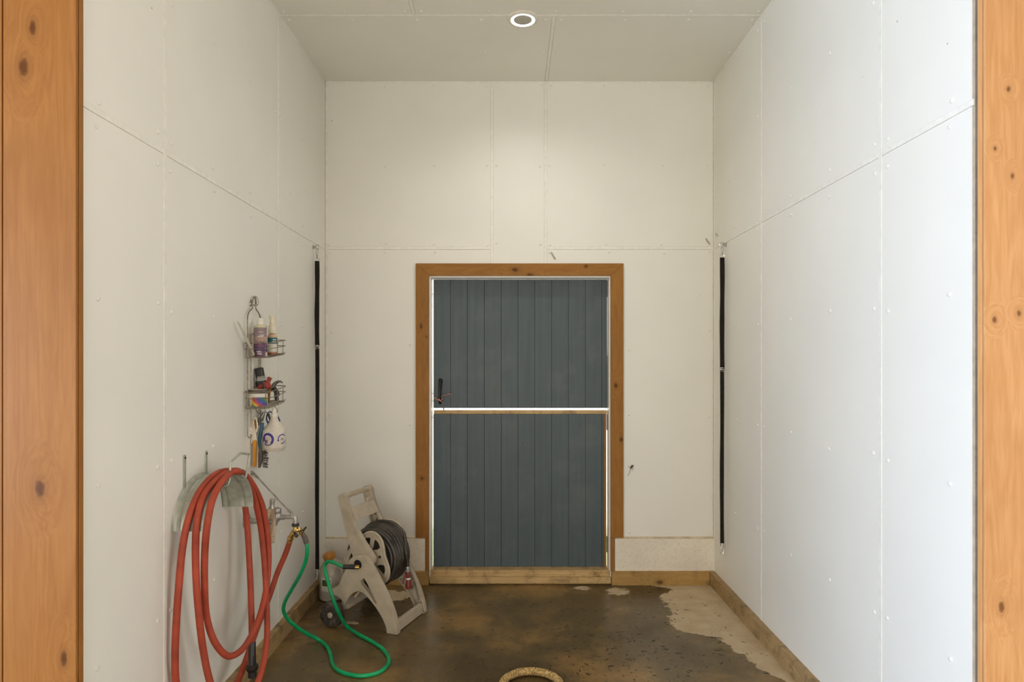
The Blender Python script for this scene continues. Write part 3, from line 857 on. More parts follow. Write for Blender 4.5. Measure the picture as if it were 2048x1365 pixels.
Cp = [(414, 1238, 2.63), (409, 1168, 2.59), (410, 1098, 2.57), (415, 1046, 2.64), (424, 1003, 2.67), (436, 976, 2.71), (455, 952, 2.80), (474, 942, 2.89)]
I_ = [(481, 972, 2.995), (489, 1005, 3.02), (495, 1060, 3.03), (498, 1110, 3.02), (501, 1170, 3.0), (503, 1235, 2.98), (504, 1290, 2.97)]
A, Bp, Cp = sit(A), sit(Bp), sit(Cp)
rh = thing('red_hose', at(400, 1440, 2.72), 'thick red rubber hose looped over the steel hanger', 'hose')
MB().tube(tr(feed + A + R2 + Cp + R1 + Bp + I_), .0138, 12, res=6).build('hose', M['red_hose'], rh, smooth=60)
e0 = at(504, 1284, 2.97); e1 = at(504.5, 1330, 2.965)
ax = (e1 - e0).normalized()
MB().lathe([(.0145, 0), (.0165, .004), (.0165, .095), (.019, .105)], e0, axis=ax, seg=16).build('end_sleeve', M['black_rubber'], rh)
MB().lathe([(.0195, 0), (.0265, .004), (.0275, .018), (.023, .027), (.019, .031), (.0185, .056), (.010, .062)], e0 + ax * .104, axis=ax, seg=18).build('nozzle_tip', M['black_plastic'], rh)

# ------------------------------------------------------------------ faucet, splitter, rag
fy = 3.27
fz = 0.800
wf = thing('wall_faucet', L(0, fy, fz), 'grey wall faucet with chrome lever and braced spout', 'faucet')
MB().lathe([(.042, 0), (.042, .005), (.033, .011), (.022, .015), (.019, .02)], L(0, fy, fz), axis=(1, 0, 0), seg=28).build('wall_flange', M['castgrey'], wf)
MB().lathe([(.014, 0), (.014, .05), (.019, .052), (.021, .058), (.021, .075), (.019, .08), (.019, .130), (.024, .133), (.024, .145), (.014, .150)], L(0.01, fy, fz - .004), axis=(1, 0, 0), seg=20).build('pipe', M['castgrey'], wf)
fb = MB()
b0 = L(.128, fy + .015, fz - .004)
fb.lathe([(.0, -.034), (.016, -.033), (.024, -.02), (.026, 0), (.024, .018), (.017, .03), (.015, .05), (.0, .052)], b0, axis=(.1, 0, 1), seg=20)
fb.build('valve_body', M['castgrey'], wf)
hd = at(543.5, 1020, 3.285)
hdx = Vector((.05, 0, 1)).normalized()
hm_ = MB()
hm_.lathe([(.0165, 0), (.0165, .008), (.0125, .014), (.0115, .030), (.0125, .034), (.0125, .050), (.008, .056), (0, .057)], hd, axis=hdx, seg=18)
hm_.bar(hd + hdx * .044 - Vector((.006, 0, 0)), hd + hdx * .062 + Vector((.020, .004, 0)), .014, .007)
hm_.build('lever_handle', M['steel'], wf, bevel=.001)
vb = at(554, 1030, 3.285)
MB().lathe([(0, -.032), (.014, -.031), (.023, -.022), (.026, -.008), (.0235, .006), (.0185, .010), (.0215, .013), (.0225, .020), (.021, .030), (.014, .035), (0, .036)], vb, seg=24).build('vacuum_breaker', M['castgrey'], wf)
p1 = at(560, 1035, 3.285); p2 = at(585, 1034.5, 3.285); p3 = at(590.5, 1038, 3.285); p4 = at(591, 1049, 3.285)
sp = MB()
sp.tube([p1, p1 + Vector((.022, 0, 0)), p1 + Vector((.0225, 0, 0)), p2 - Vector((.006, 0, 0))], [.0135, .0135, .0105, .0105], 14)
sp.tube([p2 - Vector((.008, 0, 0)), p2, at(589.3, 1035.2, 3.285), p3, p4], [.0108, .0112, .0118, .0112, .0112], 14, res=4)
sp.build('spout', M['castgrey'], wf)
MB().lathe([(.013, 0), (.0185, .001), (.0185, .013), (.013, .0145)], at(591, 1053, 3.285), seg=20).build('washer_nut', M['black_rubber'], wf)
r0 = L(.012, 3.335, 1.028); r1 = at(582, 1026, 3.285)
MB().tube([r0 + Vector((.006, 0, -.006)), r1], .0042, 10).build('support_rod', M['steel'], wf)
br = MB()
br.lathe([(.011, 0), (.011, .004), (.007, .006), (.006, .014)], L(0, 3.335, 1.030), axis=(1, 0, 0), seg=14)
br.bar(r0 + Vector((-.006, 0, .004)), r0 + (r1 - r0).normalized() * .035, .013, .010)
br.build('rod_bracket', M['steel'], wf, bevel=.002)
cb = MB()
cb.bar(r1 - (r1 - r0).normalized() * .022, r1 + (r1 - r0).normalized() * .006, .012, .010)
cb.tube([r1 + Vector((.004, -.006, .006)), r1 + Vector((.004, -.006, -.016))], .005, 10)
cb.build('rod_clevis', M['steel'], wf, bevel=.002)

# beige burlap rag tied behind the faucet
rg = MB(); vs = []; fs = []
cols_, rows_ = 8, 16
for face in (0, 1):
    for i in range(rows_ + 1):
        t = i / rows_
        cxp = 541 + 2.0 * t - 1.5 * math.sin(t * 3); wd = 11 + 4 * math.sin(t * 3.0) - 5.0 * max(0, t - .55)
        for k in range(cols_ + 1):
            s = k / cols_ - .5
            p = at(cxp + s * 2 * wd * .72, 1019 + 68 * t, 3.25 + .012 * math.sin(s * 7 + t * 5) + (.006 if face else 0))
            vs.append(p)
W_ = cols_ + 1; B3 = (rows_ + 1) * W_
for i in range(rows_):
    for k in range(cols_):
        p0 = i * W_ + k
        fs.append((p0, p0 + 1, p0 + W_ + 1, p0 + W_)); fs.append((B3 + p0, B3 + p0 + W_, B3 + p0 + W_ + 1, B3 + p0 + 1))
for i in range(rows_):
    for k in (0, cols_):
        p0 = i * W_ + k; fs.append((p0, p0 + W_, B3 + p0 + W_, B3 + p0))
for k in range(cols_):
    for i in (0, rows_):
        p0 = i * W_ + k; fs.append((p0, p0 + 1, B3 + p0 + 1, B3 + p0))
rg.add(vs, fs)
tag(rg.build('burlap_rag', M['rag'], smooth=80), 'beige burlap rag hanging behind the red hose at the faucet', 'rag')

# brass splitter
hs = thing('hose_splitter', at(591, 1060, 3.285), 'brass two-way hose splitter with black levers below the spout', 'hose splitter')
c0 = at(591, 1054, 3.285); cA = at(581, 1077, 3.29); cB = at(603, 1066, 3.30)
bm_ = MB()
bm_.tube([c0, at(591, 1060, 3.285), at(590, 1065, 3.285)], [.0125, .013, .014], 14, res=3)
bm_.tube([at(591, 1061, 3.285), at(586, 1067, 3.285), at(582.5, 1073, 3.288), cA], [.012, .0135, .0125, .012], 14, res=4)
bm_.tube([at(591, 1061, 3.285), at(597, 1060, 3.29), at(601.5, 1062, 3.30), cB], [.012, .0135, .0125, .0115], 14, res=4)
bm_.tube([at(588, 1068, 3.285), at(594, 1073, 3.27)], .010, 12)
bm_.build('body', M['brass'], hs)
aA = (at(578, 1085, 3.30) - cA).normalized(); aB = (at(607, 1075, 3.31) - cB).normalized()
MB().lathe([(.013, 0), (.0165, .002), (.0165, .012), (.013, .014)], cA - aA * .006, axis=aA, seg=16).build('collar', M['brass'], hs)
MB().lathe([(.011, 0), (.0135, .002), (.0135, .010), (.011, .012)], cB - aB * .004, axis=aB, seg=16).build('collar', M['brass'], hs)
MB().lathe([(.0105, 0), (.0125, .003), (.0118, .03), (.0105, .032)], cA + aA * .006, axis=aA, seg=14).build('ferrule', M['rust'], hs)
for (p, q_) in ((at(591.5, 1070, 3.262), at(589, 1066, 3.248)), (at(605, 1064, 3.285), at(612, 1055, 3.28))):
    k = MB(); d_ = (q_ - p)
    k.lathe([(.008, 0), (.0085, .006), (.006, .009)], p, axis=(0.1, -1, 0.2), seg=12)
    k.bar(p, p + d_.normalized() * max(d_.length, .026), .011, .007)
    k.build('lever', M['black_plastic'], hs, bevel=.001)

# ------------------------------------------------------------------ green hose
fl = lambda px, py: (px, py, (H - .0105) * F / (py - CY))
gh = thing('green_hose', at(*fl(680, 1340)), 'bright green hose curling over the floor to the reel', 'hose')
gpath = [(612.5, 1084, 3.315), (614.5, 1098, 3.315), (612, 1120, 3.33), (600, 1150, 3.38), (583, 1180, 3.44), (569, 1207, 3.49), (567, 1222, 3.51), (575, 1238, 3.53), (592, 1254, 3.57), (615, 1269, 3.63)]
gpath += [fl(638, 1281), fl(653, 1293), fl(661, 1310), fl(664, 1326), fl(674, 1340), fl(697, 1349.5), fl(727, 1352.5), fl(757, 1346), fl(775, 1331), fl(777, 1317), fl(766, 1299), fl(742, 1283), fl(716, 1269), fl(694, 1253.5)]
gpath += [(680, 1232, 3.775), (668, 1205, 3.74), (658, 1172, 3.75), (651, 1145, 3.80), (649.5, 1131, 3.86), (656, 1124, 3.855), (668, 1126, 3.85), (682, 1132.5, 3.845), (690, 1135, 3.845)]
MB().tube(tr(gpath), .0103, 12, res=6).build('hose', M['green'], gh, smooth=60)
s0, s1 = at(604, 1067, 3.305), at(612.8, 1087, 3.315)
MB().tube([s0, (s0 + s1) / 2 + Vector((.004, 0, 0)), s1], [.0115, .0135, .0128], 12, res=4).build('strain_relief', M['grey_rubber'], gh)
e0 = at(686, 1134.5, 3.845); e1 = at(711.5, 1135, 3.85)
rb = MB()
prof = []
for k in range(9):
    prof += [(.0125, k * .0082), (.0138, k * .0082 + .002), (.0138, k * .0082 + .006), (.0125, k * .0082 + .0081)]
rb.lathe(prof, e0, axis=(e1 - e0), seg=14); rb.build('strain_relief', M['black_rubber'], gh)
prof = []
for k in range(4):
    prof += [(.0125, k * .006), (.0145, k * .006 + .0015), (.0145, k * .006 + .0042), (.0125, k * .006 + .0058)]
MB().lathe(prof, e1 - (e1 - e0).normalized() * .002, axis=(e1 - e0), seg=14).build('coupling', M['brass'], gh)

# ------------------------------------------------------------------ hose reel cart
RO = Vector((-0.708, 3.783, 0)); RV = Vector((0.34, 0.94, 0)).normalized(); RU = Vector((RV.y, -RV.x, 0))
def cp(a, b, v=0.0):
    """photo point (crop coordinates) -> (u, z) in the plane of the cart's side frame at lateral offset v"""
    px, py = 600 + a / 4.014, 950 + b / 4.014
    r = Vector(((px - CX) / F, 1, -(py - CY) / F))
    t = (v + RO.dot(RV)) / r.dot(RV)
    P = r * t + Vector((0, 0, H))
    return ((P - RO).dot(RU), P.z)
def cw(u, z, v): return RO + RU * u + RV * v + Vector((0, 0, z))
cart = thing('hose_reel_cart', RO + RV * .19 - RU * .2, 'beige plastic hose reel cart standing in the back left corner', 'hose reel')
def smoothpoly(pts, res=4):
    p, _ = spline([Vector((a, b, 0)) for a, b in pts], [1] * len(pts), res, True)
    return [(q_.x, q_.y) for q_ in p]
def inset(poly, d):
    n = len(poly); out = []
    area_ = sum(poly[i][0] * poly[(i + 1) % n][1] - poly[(i + 1) % n][0] * poly[i][1] for i in range(n))
    sg = 1 if area_ > 0 else -1
    for i in range(n):
        a = Vector(poly[i - 1]); b = Vector(poly[i]); c = Vector(poly[(i + 1) % n])
        t = (c - a); t = t.normalized() if t.length > 1e-9 else Vector((1, 0))
        out.append((b.x - t.y * sg * d, b.y + t.x * sg * d))
    return out
side_px = [(460, 648), (512, 660), (552, 702), (600, 785), (655, 890), (705, 1000), (745, 1105), (768, 1190), (783, 1282), (779, 1290), (742, 1297), (697, 1286), (694, 1240), (672, 1180), (635, 1108), (588, 1040), (540, 982), (500, 948), (462, 938), (415, 958), (378, 1005), (358, 1052), (335, 1010), (295, 975), (252, 950), (247, 922), (290, 903), (320, 868), (345, 800), (372, 760), (385, 715), (402, 680), (430, 657)]
side = [cp(*p) for p in side_px]
side = [(u, max(z, 0.002)) for u, z in smoothpoly(side, 3)]
slot = [cp(*p) for p in [(484, 855), (512, 832), (532, 862), (575, 945), (618, 1040), (600, 1035), (545, 950), (492, 884)]]
hubc = cp(462, 722)
hub = [(hubc[0] + .028 * math.cos(a), hubc[1] + .028 * math.sin(a)) for a in [k * math.tau / 20 for k in range(20)]]
fv = lambda a, b, t: cw(a, b, t)
PT = 0.034
WV = 0.375
MB().prism([side, slot, hub], 0.0, PT, fv).build('side_frame', M['beige'], cart, smooth=30, bevel=.003, bseg=2)
# far side frame: hollow, its ribs face inward
fm = MB()
fm.prism([side, inset(side, .009)], WV - PT, WV, fv)
fm.prism([side], WV - .006, WV, fv)
def rib(m, p, q_, v0=WV - PT + .004, v1=WV - .005):
    (u0, z0), (u1, z1) = p, q_
    d = Vector((u1 - u0, z1 - z0)).normalized() * .0016
    m.prism([[(u0 - d.y, z0 + d.x), (u0 + d.y, z0 - d.x), (u1 + d.y, z1 - d.x), (u1 - d.y, z1 + d.x)]], v0, v1, fv)
for (p, q_) in (((560, 760), (700, 1060)), ((640, 880), (740, 1120)), ((560, 860), (730, 1060)), ((690, 990), (660, 1090)), ((660, 930), (720, 1180)), ((740, 1130), (690, 1180))):
    rib(fm, cp(*p), cp(*q_))
fm.build('side_frame', M['beige'], cart, smooth=30)
# handle uprights
up_px = [(276, 192), (283, 174), (302, 163), (322, 165), (341, 185), (352, 245), (375, 325), (402, 395), (436, 468), (478, 545), (528, 625), (566, 690), (560, 735), (500, 700), (455, 665), (405, 690), (390, 655), (368, 580), (342, 480), (318, 385), (295, 285)]
up = smoothpoly([cp(*p) for p in up_px], 3)
MB().prism([up], PT + .0005, PT + .036, fv).build('handle_upright', M['beige'], cart, smooth=30, bevel=.004, bseg=2)
V2 = WV - .0005
fm = MB()
fm.prism([up, inset(up, .008)], V2 - PT - .036, V2 - PT, fv)
fm.prism([up], V2 - PT - .006, V2 - PT, fv)
for (p, q_) in (((352, 385), (440, 480)), ((400, 395), (372, 500)), ((372, 500), (480, 560)), ((440, 470), (400, 590))):
    rib(fm, cp(*p), cp(*q_), V2 - PT - .032, V2 - PT - .004)
fm.prism([[cp(*p) for p in [(283, 190), (302, 172), (336, 190), (372, 330), (400, 392), (330, 400), (300, 300)]]], V2 - PT - .034, V2 - PT - .004, fv)
fm.build('handle_upright', M['beige'], cart, smooth=30)
# ribbed grip
gu, gz = cp(308, 188)
g0, g1 = cw(gu + .006, gz, PT + .03), cw(gu + .006, gz, V2 - PT - .03)
gl = (g1 - g0).length
prof = [(.016, 0), (.016, gl * .14)]
nr = 11
for k in range(nr):
    b0_ = gl * (.14 + .72 * k / nr); w_ = gl * .72 / nr
    prof += [(.012, b0_ + w_ * .05), (.012, b0_ + w_ * .42), (.0165, b0_ + w_ * .5), (.0165, b0_ + w_ * .95)]
prof += [(.016, gl * .87), (.016, gl)]
MB().lathe(prof, g0, axis=g1 - g0, seg=16).build('grip', M['beige_clean'], cart, smooth=35)
# tray between the uprights
ta = cp(352, 285); tb = cp(398, 385)
tm = MB()
tm.prism([[(ta[0] - .004, ta[1]), (ta[0] + .014, ta[1] + .004), (tb[0] + .012, tb[1]), (tb[0] - .004, tb[1] - .004)]], PT + .03, V2 - PT - .03, fv)
tm.prism([[(ta[0] - .004, ta[1]), (ta[0] + .016, ta[1]), (ta[0] + .018, ta[1] + .026), (ta[0] - .006, ta[1] + .026)]], V2 - PT - .10, V2 - PT - .03, fv)
tm.build('cross_panel', M['beige_clean'], cart, smooth=30, bevel=.004)
# front foot bar, rear axle bar, wheels
fu, fzz = cp(755, 1230)
MB().prism([[(fu - .022, .004), (fu + .010, .004), (fu + .004, .064), (fu - .020, .066)]], PT - .002, WV - PT + .002, fv).build('front_bar', M['beige_clean'], cart, smooth=30, bevel=.004)
wu, wz = -.400, .078
MB().prism([[(wu + .018, wz + .006), (wu + .075, wz + .018), (wu + .082, wz + .05), (wu + .02, wz + .05)]], PT - .002, WV - PT + .002, fv).build('rear_bar', M['beige'], cart, smooth=30, bevel=.004)
for v0, nm in ((-.052, 0), (WV + .006, 1)):
    w_ = MB().lathe([(.034, 0.004), (.062, 0.0), (.074, .004), (.078, .012), (.078, .036), (.074, .044), (.034, .046)], cw(wu, wz, v0), axis=RV, seg=36).build('wheel', M['mud_tyre'], cart)
    MB().lathe([(0, -.006), (.013, -.0055), (.017, -.002), (.018, .006)], cw(wu, wz, v0), axis=RV, seg=20).build('hub_cap', M['beige'], w_)
    for k in range(6):
        a = k * math.tau / 6
        MB().bar(cw(wu + .024 * math.cos(a), wz + .024 * math.sin(a), v0 + .0015), cw(wu + .056 * math.cos(a), wz + .056 * math.sin(a), v0 + .0005), .008, .004, up=RV).build('spoke', M['mud_tyre'], w_)
MB().tube([cw(wu, wz, -.01), cw(wu, wz, WV + .01)], .008, 12).build('axle', M['steel'], cart)
# bottom crossed brace
MB().prism([[cp(*p) for p in [(405, 1000), (440, 955), (452, 960), (420, 1006)]]], PT, WV - PT, fv).build('lower_brace', M['beige'], cart, smooth=30, bevel=.002)
# drum: two trefoil flanges and hub
uc, zc = hubc
uc += .006
def trefoil(r0, amp, th0, n=72):
    return [(uc + (r0 + amp * math.cos(3 * (a - th0))) * math.cos(a), zc + (r0 + amp * math.cos(3 * (a - th0))) * math.sin(a)) for a in [k * math.tau / n for k in range(n)]]
def flange(v, th0, sgn, r0=.146, amp=.026):
    holes = []
    for k in range(3):
        c = th0 + k * math.tau / 3
        def pol(lst): return [(uc + r * math.cos(c + math.radians(a)), zc + r * math.sin(c + math.radians(a))) for r, a in lst]
        holes.append(pol([(.068, -11), (.128, -6), (.138, -9), (.130, -24), (.116, -32), (.090, -30)]))
        holes.append(pol([(.068, 11), (.090, 30), (.116, 32), (.130, 24), (.138, 9), (.128, 6)]))
        holes.append(pol([(.074, 54), (.094, 55), (.094, 65), (.074, 66)]))
    out = trefoil(r0 - .003, amp, th0)
    m = MB(); m.prism([out] + holes, v, v + .010, fv)
    fo = m.build('flange', M['beige'], cart, smooth=30)
    rim = [cw(a, b, v + .005) for a, b in trefoil(r0, amp, th0)]
    MB().tube(rim, .0085, 8, closed=True).build('rim', M['beige'], fo)
    ri = [cw(a, b, v + (0 if sgn < 0 else .010)) for a, b in trefoil(r0 - .022, amp * .9, th0)]
    MB().tube(ri, .004, 6, closed=True).build('rim', M['beige'], fo)
    MB().lathe([(.050, -.006), (.052, .002), (.052, .014)], cw(uc, zc, v), axis=RV, seg=28).build('hub', M['beige_clean'], fo)
flange(.105, math.radians(76), -1)
flange(.315, math.radians(74), 1, .176, .026)
MB().lathe([(.135, 0), (.135, .195)], cw(uc, zc, .117), axis=RV, seg=36).build('drum', M['dark'], cart)
MB().tube([cw(uc, zc, PT * .5), cw(uc, zc, WV - .01)], .024, 16).build('spindle', M['dark'], cart)
MB().lathe([(.0255, 0), (.0275, .002), (.0275, .02)], cw(hubc[0], hubc[1], .006), axis=RV, seg=24).build('inlet_recess', M['dark'], cart)

# hose wound on the reel
bh = thing('black_hose', cw(uc, zc - .2, .2), 'dusty black hose wound on the beige reel', 'hose')
pts = []
R_o, R_i = .176, .150
nt_i, nt_o = 7, 7
def hel(r, v0, v1, turns, a0, sg=1, n=36):
    out = []
    for k in range(int(turns * n) + 1):
        f_ = k / (turns * n); a = a0 + sg * math.tau * turns * f_
        rr = r + .010 * (f_ - .5) + .003 * math.sin(a * 0.37 + f_ * 20) + .002 * math.sin(a * 1.3)
        out.append(cw(uc + rr * math.cos(a), zc + rr * math.sin(a), v0 + (v1 - v0) * f_))
    return out
MB().tube(hel(R_i, .132, .298, 7.0, 3.6), .0118, 8).build('inner_layer', M['coil_hose'], bh, smooth=60)
out = hel(R_o, .129, .292, 6.9, math.radians(195))
last = out[-1]
nz = at(815.5, 1135, 4.02)
tailp = [nz + Vector((-.012, 0, .10)), nz + Vector((-.002, 0, .045)), nz]
MB().tube(out, .0118, 8).build('outer_layer', M['coil_hose'], bh, smooth=60)
aT = math.radians(62)
tail = [cw(uc + (R_o + .016) * math.cos(a), zc + (R_o + .016) * math.sin(a), .292) for a in [math.radians(x) for x in (150, 125, 100, 78, 58, 42)]]
MB().tube(tail + tailp, .0112, 10, res=5).build('loose_end', M['coil_hose'], bh, smooth=60)
na = Vector((0.05, 0, -1)).normalized()
MB().lathe([(.011, -.004), (.0125, 0), (.0125, .012), (.018, .014), (.018, .026), (.012, .028)], nz, axis=na, seg=16).build('coupling', M['castgrey'], bh)
nb = MB()
nb.lathe([(.013, 0), (.0145, .003), (.0125, .03), (.013, .05), (.018, .075), (.021, .10), (.019, .106), (0, .106)], nz + na * .027, axis=na, seg=18)
nb.bar(nz + na * .035 + Vector((-.016, 0, 0)), nz + na * .105 + Vector((-.036, 0, 0)), .010, .008)
nb.build('spray_nozzle', M['nozzle_red'], bh)
MB().lathe([(.0135, 0), (.0145, .002), (.0145, .009), (.0135, .011)], nz + na * .066, axis=na, seg=18).build('nozzle_band', M['white_plastic'], bh)

# ------------------------------------------------------------------ jug behind the reel
jc = Vector((-1.225, 4.36, 0))
jg = thing('plastic_jug', jc, 'cloudy plastic jug with an amber cap behind the hose reel', 'jug')
MB().lathe([(0, 0), (.070, .001), (.082, .010), (.084, .03), (.082, .09), (.084, .12), (.084, .17), (.078, .215), (.060, .245), (.040, .262), (.030, .270), (.028, .276), (0, .277)], jc, seg=28).build('body', M['jug'], jg)
ca = Vector((-.30, -.1, .95)).normalized()
MB().lathe([(.0, .0), (.036, .001), (.040, .006), (.040, .040), (.034, .050), (0, .052)], jc + Vector((-.012, 0, .262)), axis=ca, seg=24).build('cap', M['jug_cap'], jg)
MB().tube([jc + Vector((.055, -.06, .235)), jc + Vector((.085, -.07, .215)), jc + Vector((.088, -.072, .16)), jc + Vector((.072, -.062, .12))], .012, 10, res=5).build('grip_handle', M['jug'], jg)
def wrap_patch(mb, c, r, th0, th1, z0, z1, n=10, sy=1.0):
    vs = []; fs = []
    for i in range(n + 1):
        th = th0 + (th1 - th0) * i / n
        for z in (z0, z1): vs.append(Vector(c) + Vector((r * math.cos(th), r * math.sin(th) * sy, z)))
    for i in range(n):
        fs.append((2 * i, 2 * i + 2, 2 * i + 3, 2 * i + 1))
    return mb.add(vs, fs)
jth = math.atan2(-jc.y, -jc.x)
wrap_patch(MB(), jc, .0853, jth - .95, jth - .05, .075, .165).build('paper_label', M['label_white'], jg)
wrap_patch(MB(), jc, .0858, jth - .85, jth - .15, .11, .15).build('label_print', M['label_dark'], jg)

# ------------------------------------------------------------------ shower caddy
YC = 3.37
cd = thing('wire_caddy', L(.02, YC, 1.2), 'two-tier wire shower caddy hanging on the left wall', 'caddy')
yn, yf = 3.250, 3.418
zt = lambda py, d=YC: H + (CY - py) * d / F
o_ = .016
YC2 = (yn + yf) / 2
lp_ = [L(o_, yn, zt(868)), L(o_, yn, zt(760)), L(o_, yn, zt(660)), L(o_, yn, zt(642)), L(o_, yn + .010, zt(631)), L(o_, yn + .034, zt(624)), L(o_, YC2 - .022, zt(618)), L(o_, YC2 - .019, zt(608)), L(o_, YC2 - .012, zt(599)), L(o_, YC2, zt(596)), L(o_, YC2 + .012, zt(599)), L(o_, YC2 + .019, zt(608)), L(o_, YC2 + .022, zt(618)), L(o_, yf - .034, zt(624)), L(o_, yf - .010, zt(631)), L(o_, yf, zt(642)), L(o_, yf, zt(660)), L(o_, yf, zt(760)), L(o_, yf, zt(868))]
MB().tube(lp_, .0032, 8, res=5).build('outer_frame', M['wire'], cd)
ip = [L(o_ + .004, yn + .032, zt(852)), L(o_ + .004, yn + .032, zt(700)), L(o_ + .004, yn + .034, zt(676)), L(o_ + .004, yn + .04, zt(671)), L(o_ + .004, yf - .04, zt(671)), L(o_ + .004, yf - .034, zt(676)), L(o_ + .004, yf - .032, zt(700)), L(o_ + .004, yf - .032, zt(852))]
MB().tube(ip, .0029, 8, res=4).build('inner_frame', M['wire'], cd)
YC = YC2
hk = MB(); hk.tube([L(.002, YC, zt(612)), L(.03, YC, zt(611)), L(.034, YC, zt(604)), L(.026, YC, zt(596)), L(.012, YC, zt(596))], .0055, 10, res=4)
hk.lathe([(.016, 0), (.014, .006), (0, .008)], L(0, YC, zt(608)), axis=(1, 0, 0), seg=16, sx=1.3)
hk.build('wall_hook', M['steel'], cd)
def basket(name, z_rim, z_mid, z_bot):
    b = MB()
    def loop(z, g=0.0):
        y0, y1, o0, o1 = 3.232 + g, 3.500 - g, .012 + g, .128 - g
        r = .03
        return [L(o0, y0, z), L(o1 - r, y0, z), L(o1 - .008, y0 + .008, z), L(o1, y0 + r, z), L(o1, y1 - r, z), L(o1 - .008, y1 - .008, z), L(o1 - r, y1, z), L(o0, y1, z)]
    b.tube(loop(z_rim), .0027, 6, closed=True, res=3)
    b.tube(loop(z_mid), .0021, 6, closed=True, res=3)
    b.tube(loop(z_bot, .004), .0024, 6, closed=True, res=3)
    for k in range(10):
        y = 3.250 + .0265 * k
        b.tube([L(.014, y, z_bot + .010), L(.016, y, z_bot), L(.112, y, z_bot), L(.121, y, z_bot + .004), L(.122, y, z_bot + .012)], .0016, 5)
    for (o, y) in ((.128, 3.36), (.128, 3.44), (.014, 3.24), (.014, 3.49), (.06, 3.500), (.112, 3.238)):
        b.tube([L(o, y, z_rim), L(o - .002, y, z_bot)], .0017, 5)
    for o in (.05, .09):
        b.tube([L(o, 3.236, z_bot + .004), L(o, 3.240, z_bot - .0015), L(o, 3.494, z_bot - .0015), L(o, 3.498, z_bot + .004)], .0017, 5)
    b.v = [(x, y, z + (y - 3.30) * .085) for x, y, z in b.v]
    return b.build(name, M['wire'], cd)
ZB1, ZB2 = 1.632, 1.376
basket('upper_basket', 1.706, 1.676, ZB1)
basket('lower_basket', 1.458, 1.427, ZB2)
for pts_ in ([L(.016, yn, zt(868)), L(.022, yn + .02, zt(872)), L(.030, yn + .02, zt(866))],
             [L(.012, yf, zt(868)), L(.02, yf - .01, zt(873)), L(.034, yf - .01, zt(864))],
             [L(.02, 3.33, ZB2), L(.035, 3.325, 1.345), L(.05, 3.32, 1.336), L(.06, 3.32, 1.35)],
             [L(.05, 3.38, ZB2), L(.06, 3.38, 1.34), L(.075, 3.38, 1.335), L(.08, 3.38, 1.348)],
             [L(.090, 3.40, ZB2 + .002), L(.100, 3.40, 1.368), L(.112, 3.40, 1.350), L(.110, 3.40, 1.335)]):
    MB().tube(pts_, .0022, 8, res=4).build('hook', M['wire'], cd)

# shampoo bottle
bc = Vector(((521 - CX) * 3.322 / F, 3.322, ZB1 + .002))
sh = thing('shampoo_bottle', bc, 'purple labelled shampoo bottle with white cap in the upper caddy basket', 'bottle')
zz = lambda py: zt(py, 3.322) - bc.z
MB().lathe([(0, 0), (.030, 0), (.0328, .004), (.0328, zz(654)), (.031, zz(651.5)), (.022, zz(650)), (.012, zz(649.5))], bc, seg=28).build('body', M['clearliq'], sh)
MB().lathe([(.0332, .004), (.0332, .010)], bc, seg=28).build('foot', M['greenliq'], sh)
MB().lathe([(.0150, zz(650)), (.0165, zz(649.5)), (.0165, zz(638)), (.0155, zz(637)), (0, zz(637))], bc, seg=24).build('cap', M['white_plastic'], sh)
th = math.atan2(-bc.y, -bc.x)
bands = [(656, 674, 'lilac'), (674, 686, 'peach'), (686, 696, 'plum'), (696, 702, 'violet'), (702, 714, 'plum')]
for (p0, p1_, mt) in bands:
    wrap_patch(MB(), bc, .0334, th - 1.5, th + 1.5, zz(p1_), zz(p0), 20).build('label_band', M[mt], sh)
mk = MB()
for (py, a0, a1, h) in ((665, -.25, .40, .8), (671, .0, .55, .9), (673.5, -.45, .40, 1.2), (703.5, -.6, .1, 1.4), (706.5, -.5, .15, 1.2), (709, -.45, .2, 1.2)):
    wrap_patch(mk, bc, .0338, th + a0, th + a1, zz(py + h * .5), zz(py - h * .5), 8)
wrap_patch(mk, bc, .0338, th + .75, th + 1.5, zz(713.5), zz(705), 8)
wrap_patch(mk, bc, .0338, th + 1.1, th + 1.45, zz(690), zz(658), 8)
mk.build('label_print', M['label_white'], sh)
mo = MB()
for k in range(6):
    a = -.75 + k * .25; hgt = (3.2, 4.6, 3.0, 5.0, 3.4, 4.2)[k]
    c_ = [(a - .14, 686.5), (a, 686.5 - hgt), (a + .14, 686.5)]
    vs = [bc + Vector((.0337 * math.cos(th + x), .0337 * math.sin(th + x), zz(y))) for x, y in c_]
    mo.add(vs, [(0, 1, 2)])
mo.build('label_mountains', M['plum'], sh)

# foaming pump bottle
pc = Vector(((544.5 - CX) * 3.44 / F, 3.44, ZB1 + .002))
pb = thing('pump_bottle', pc, 'peach foaming pump bottle with teal label in the upper caddy basket', 'bottle')
zp = lambda py: zt(py, 3.44) - pc.z
MB().lathe([(0, 0), (.0245, 0), (.0262, .003), (.0262, zp(676)), (.024, zp(672)), (.018, zp(669)), (.015, zp(668))], pc, seg=26).build('body', M['peachliq'], pb)
MB().lathe([(.0266, .002), (.0266, zp(706))], pc, seg=26).build('soap_level', M['redliq'], pb)
MB().lathe([(.0215, zp(667.5)), (.0215, zp(660)), (.0185, zp(659)), (.0185, zp(652)), (.0125, zp(650.5)), (.0125, zp(642)), (.015, zp(636)), (.019, zp(634)), (.019, zp(632)), (0, zp(631.5))], pc, seg=24).build('pump', M['cream'], pb)
tp = math.atan2(-pc.y, -pc.x)
wrap_patch(MB(), pc, .0267, tp - 1.2, tp + 1.2, zp(688), zp(676), 16).build('label_band', M['teal'], pb)
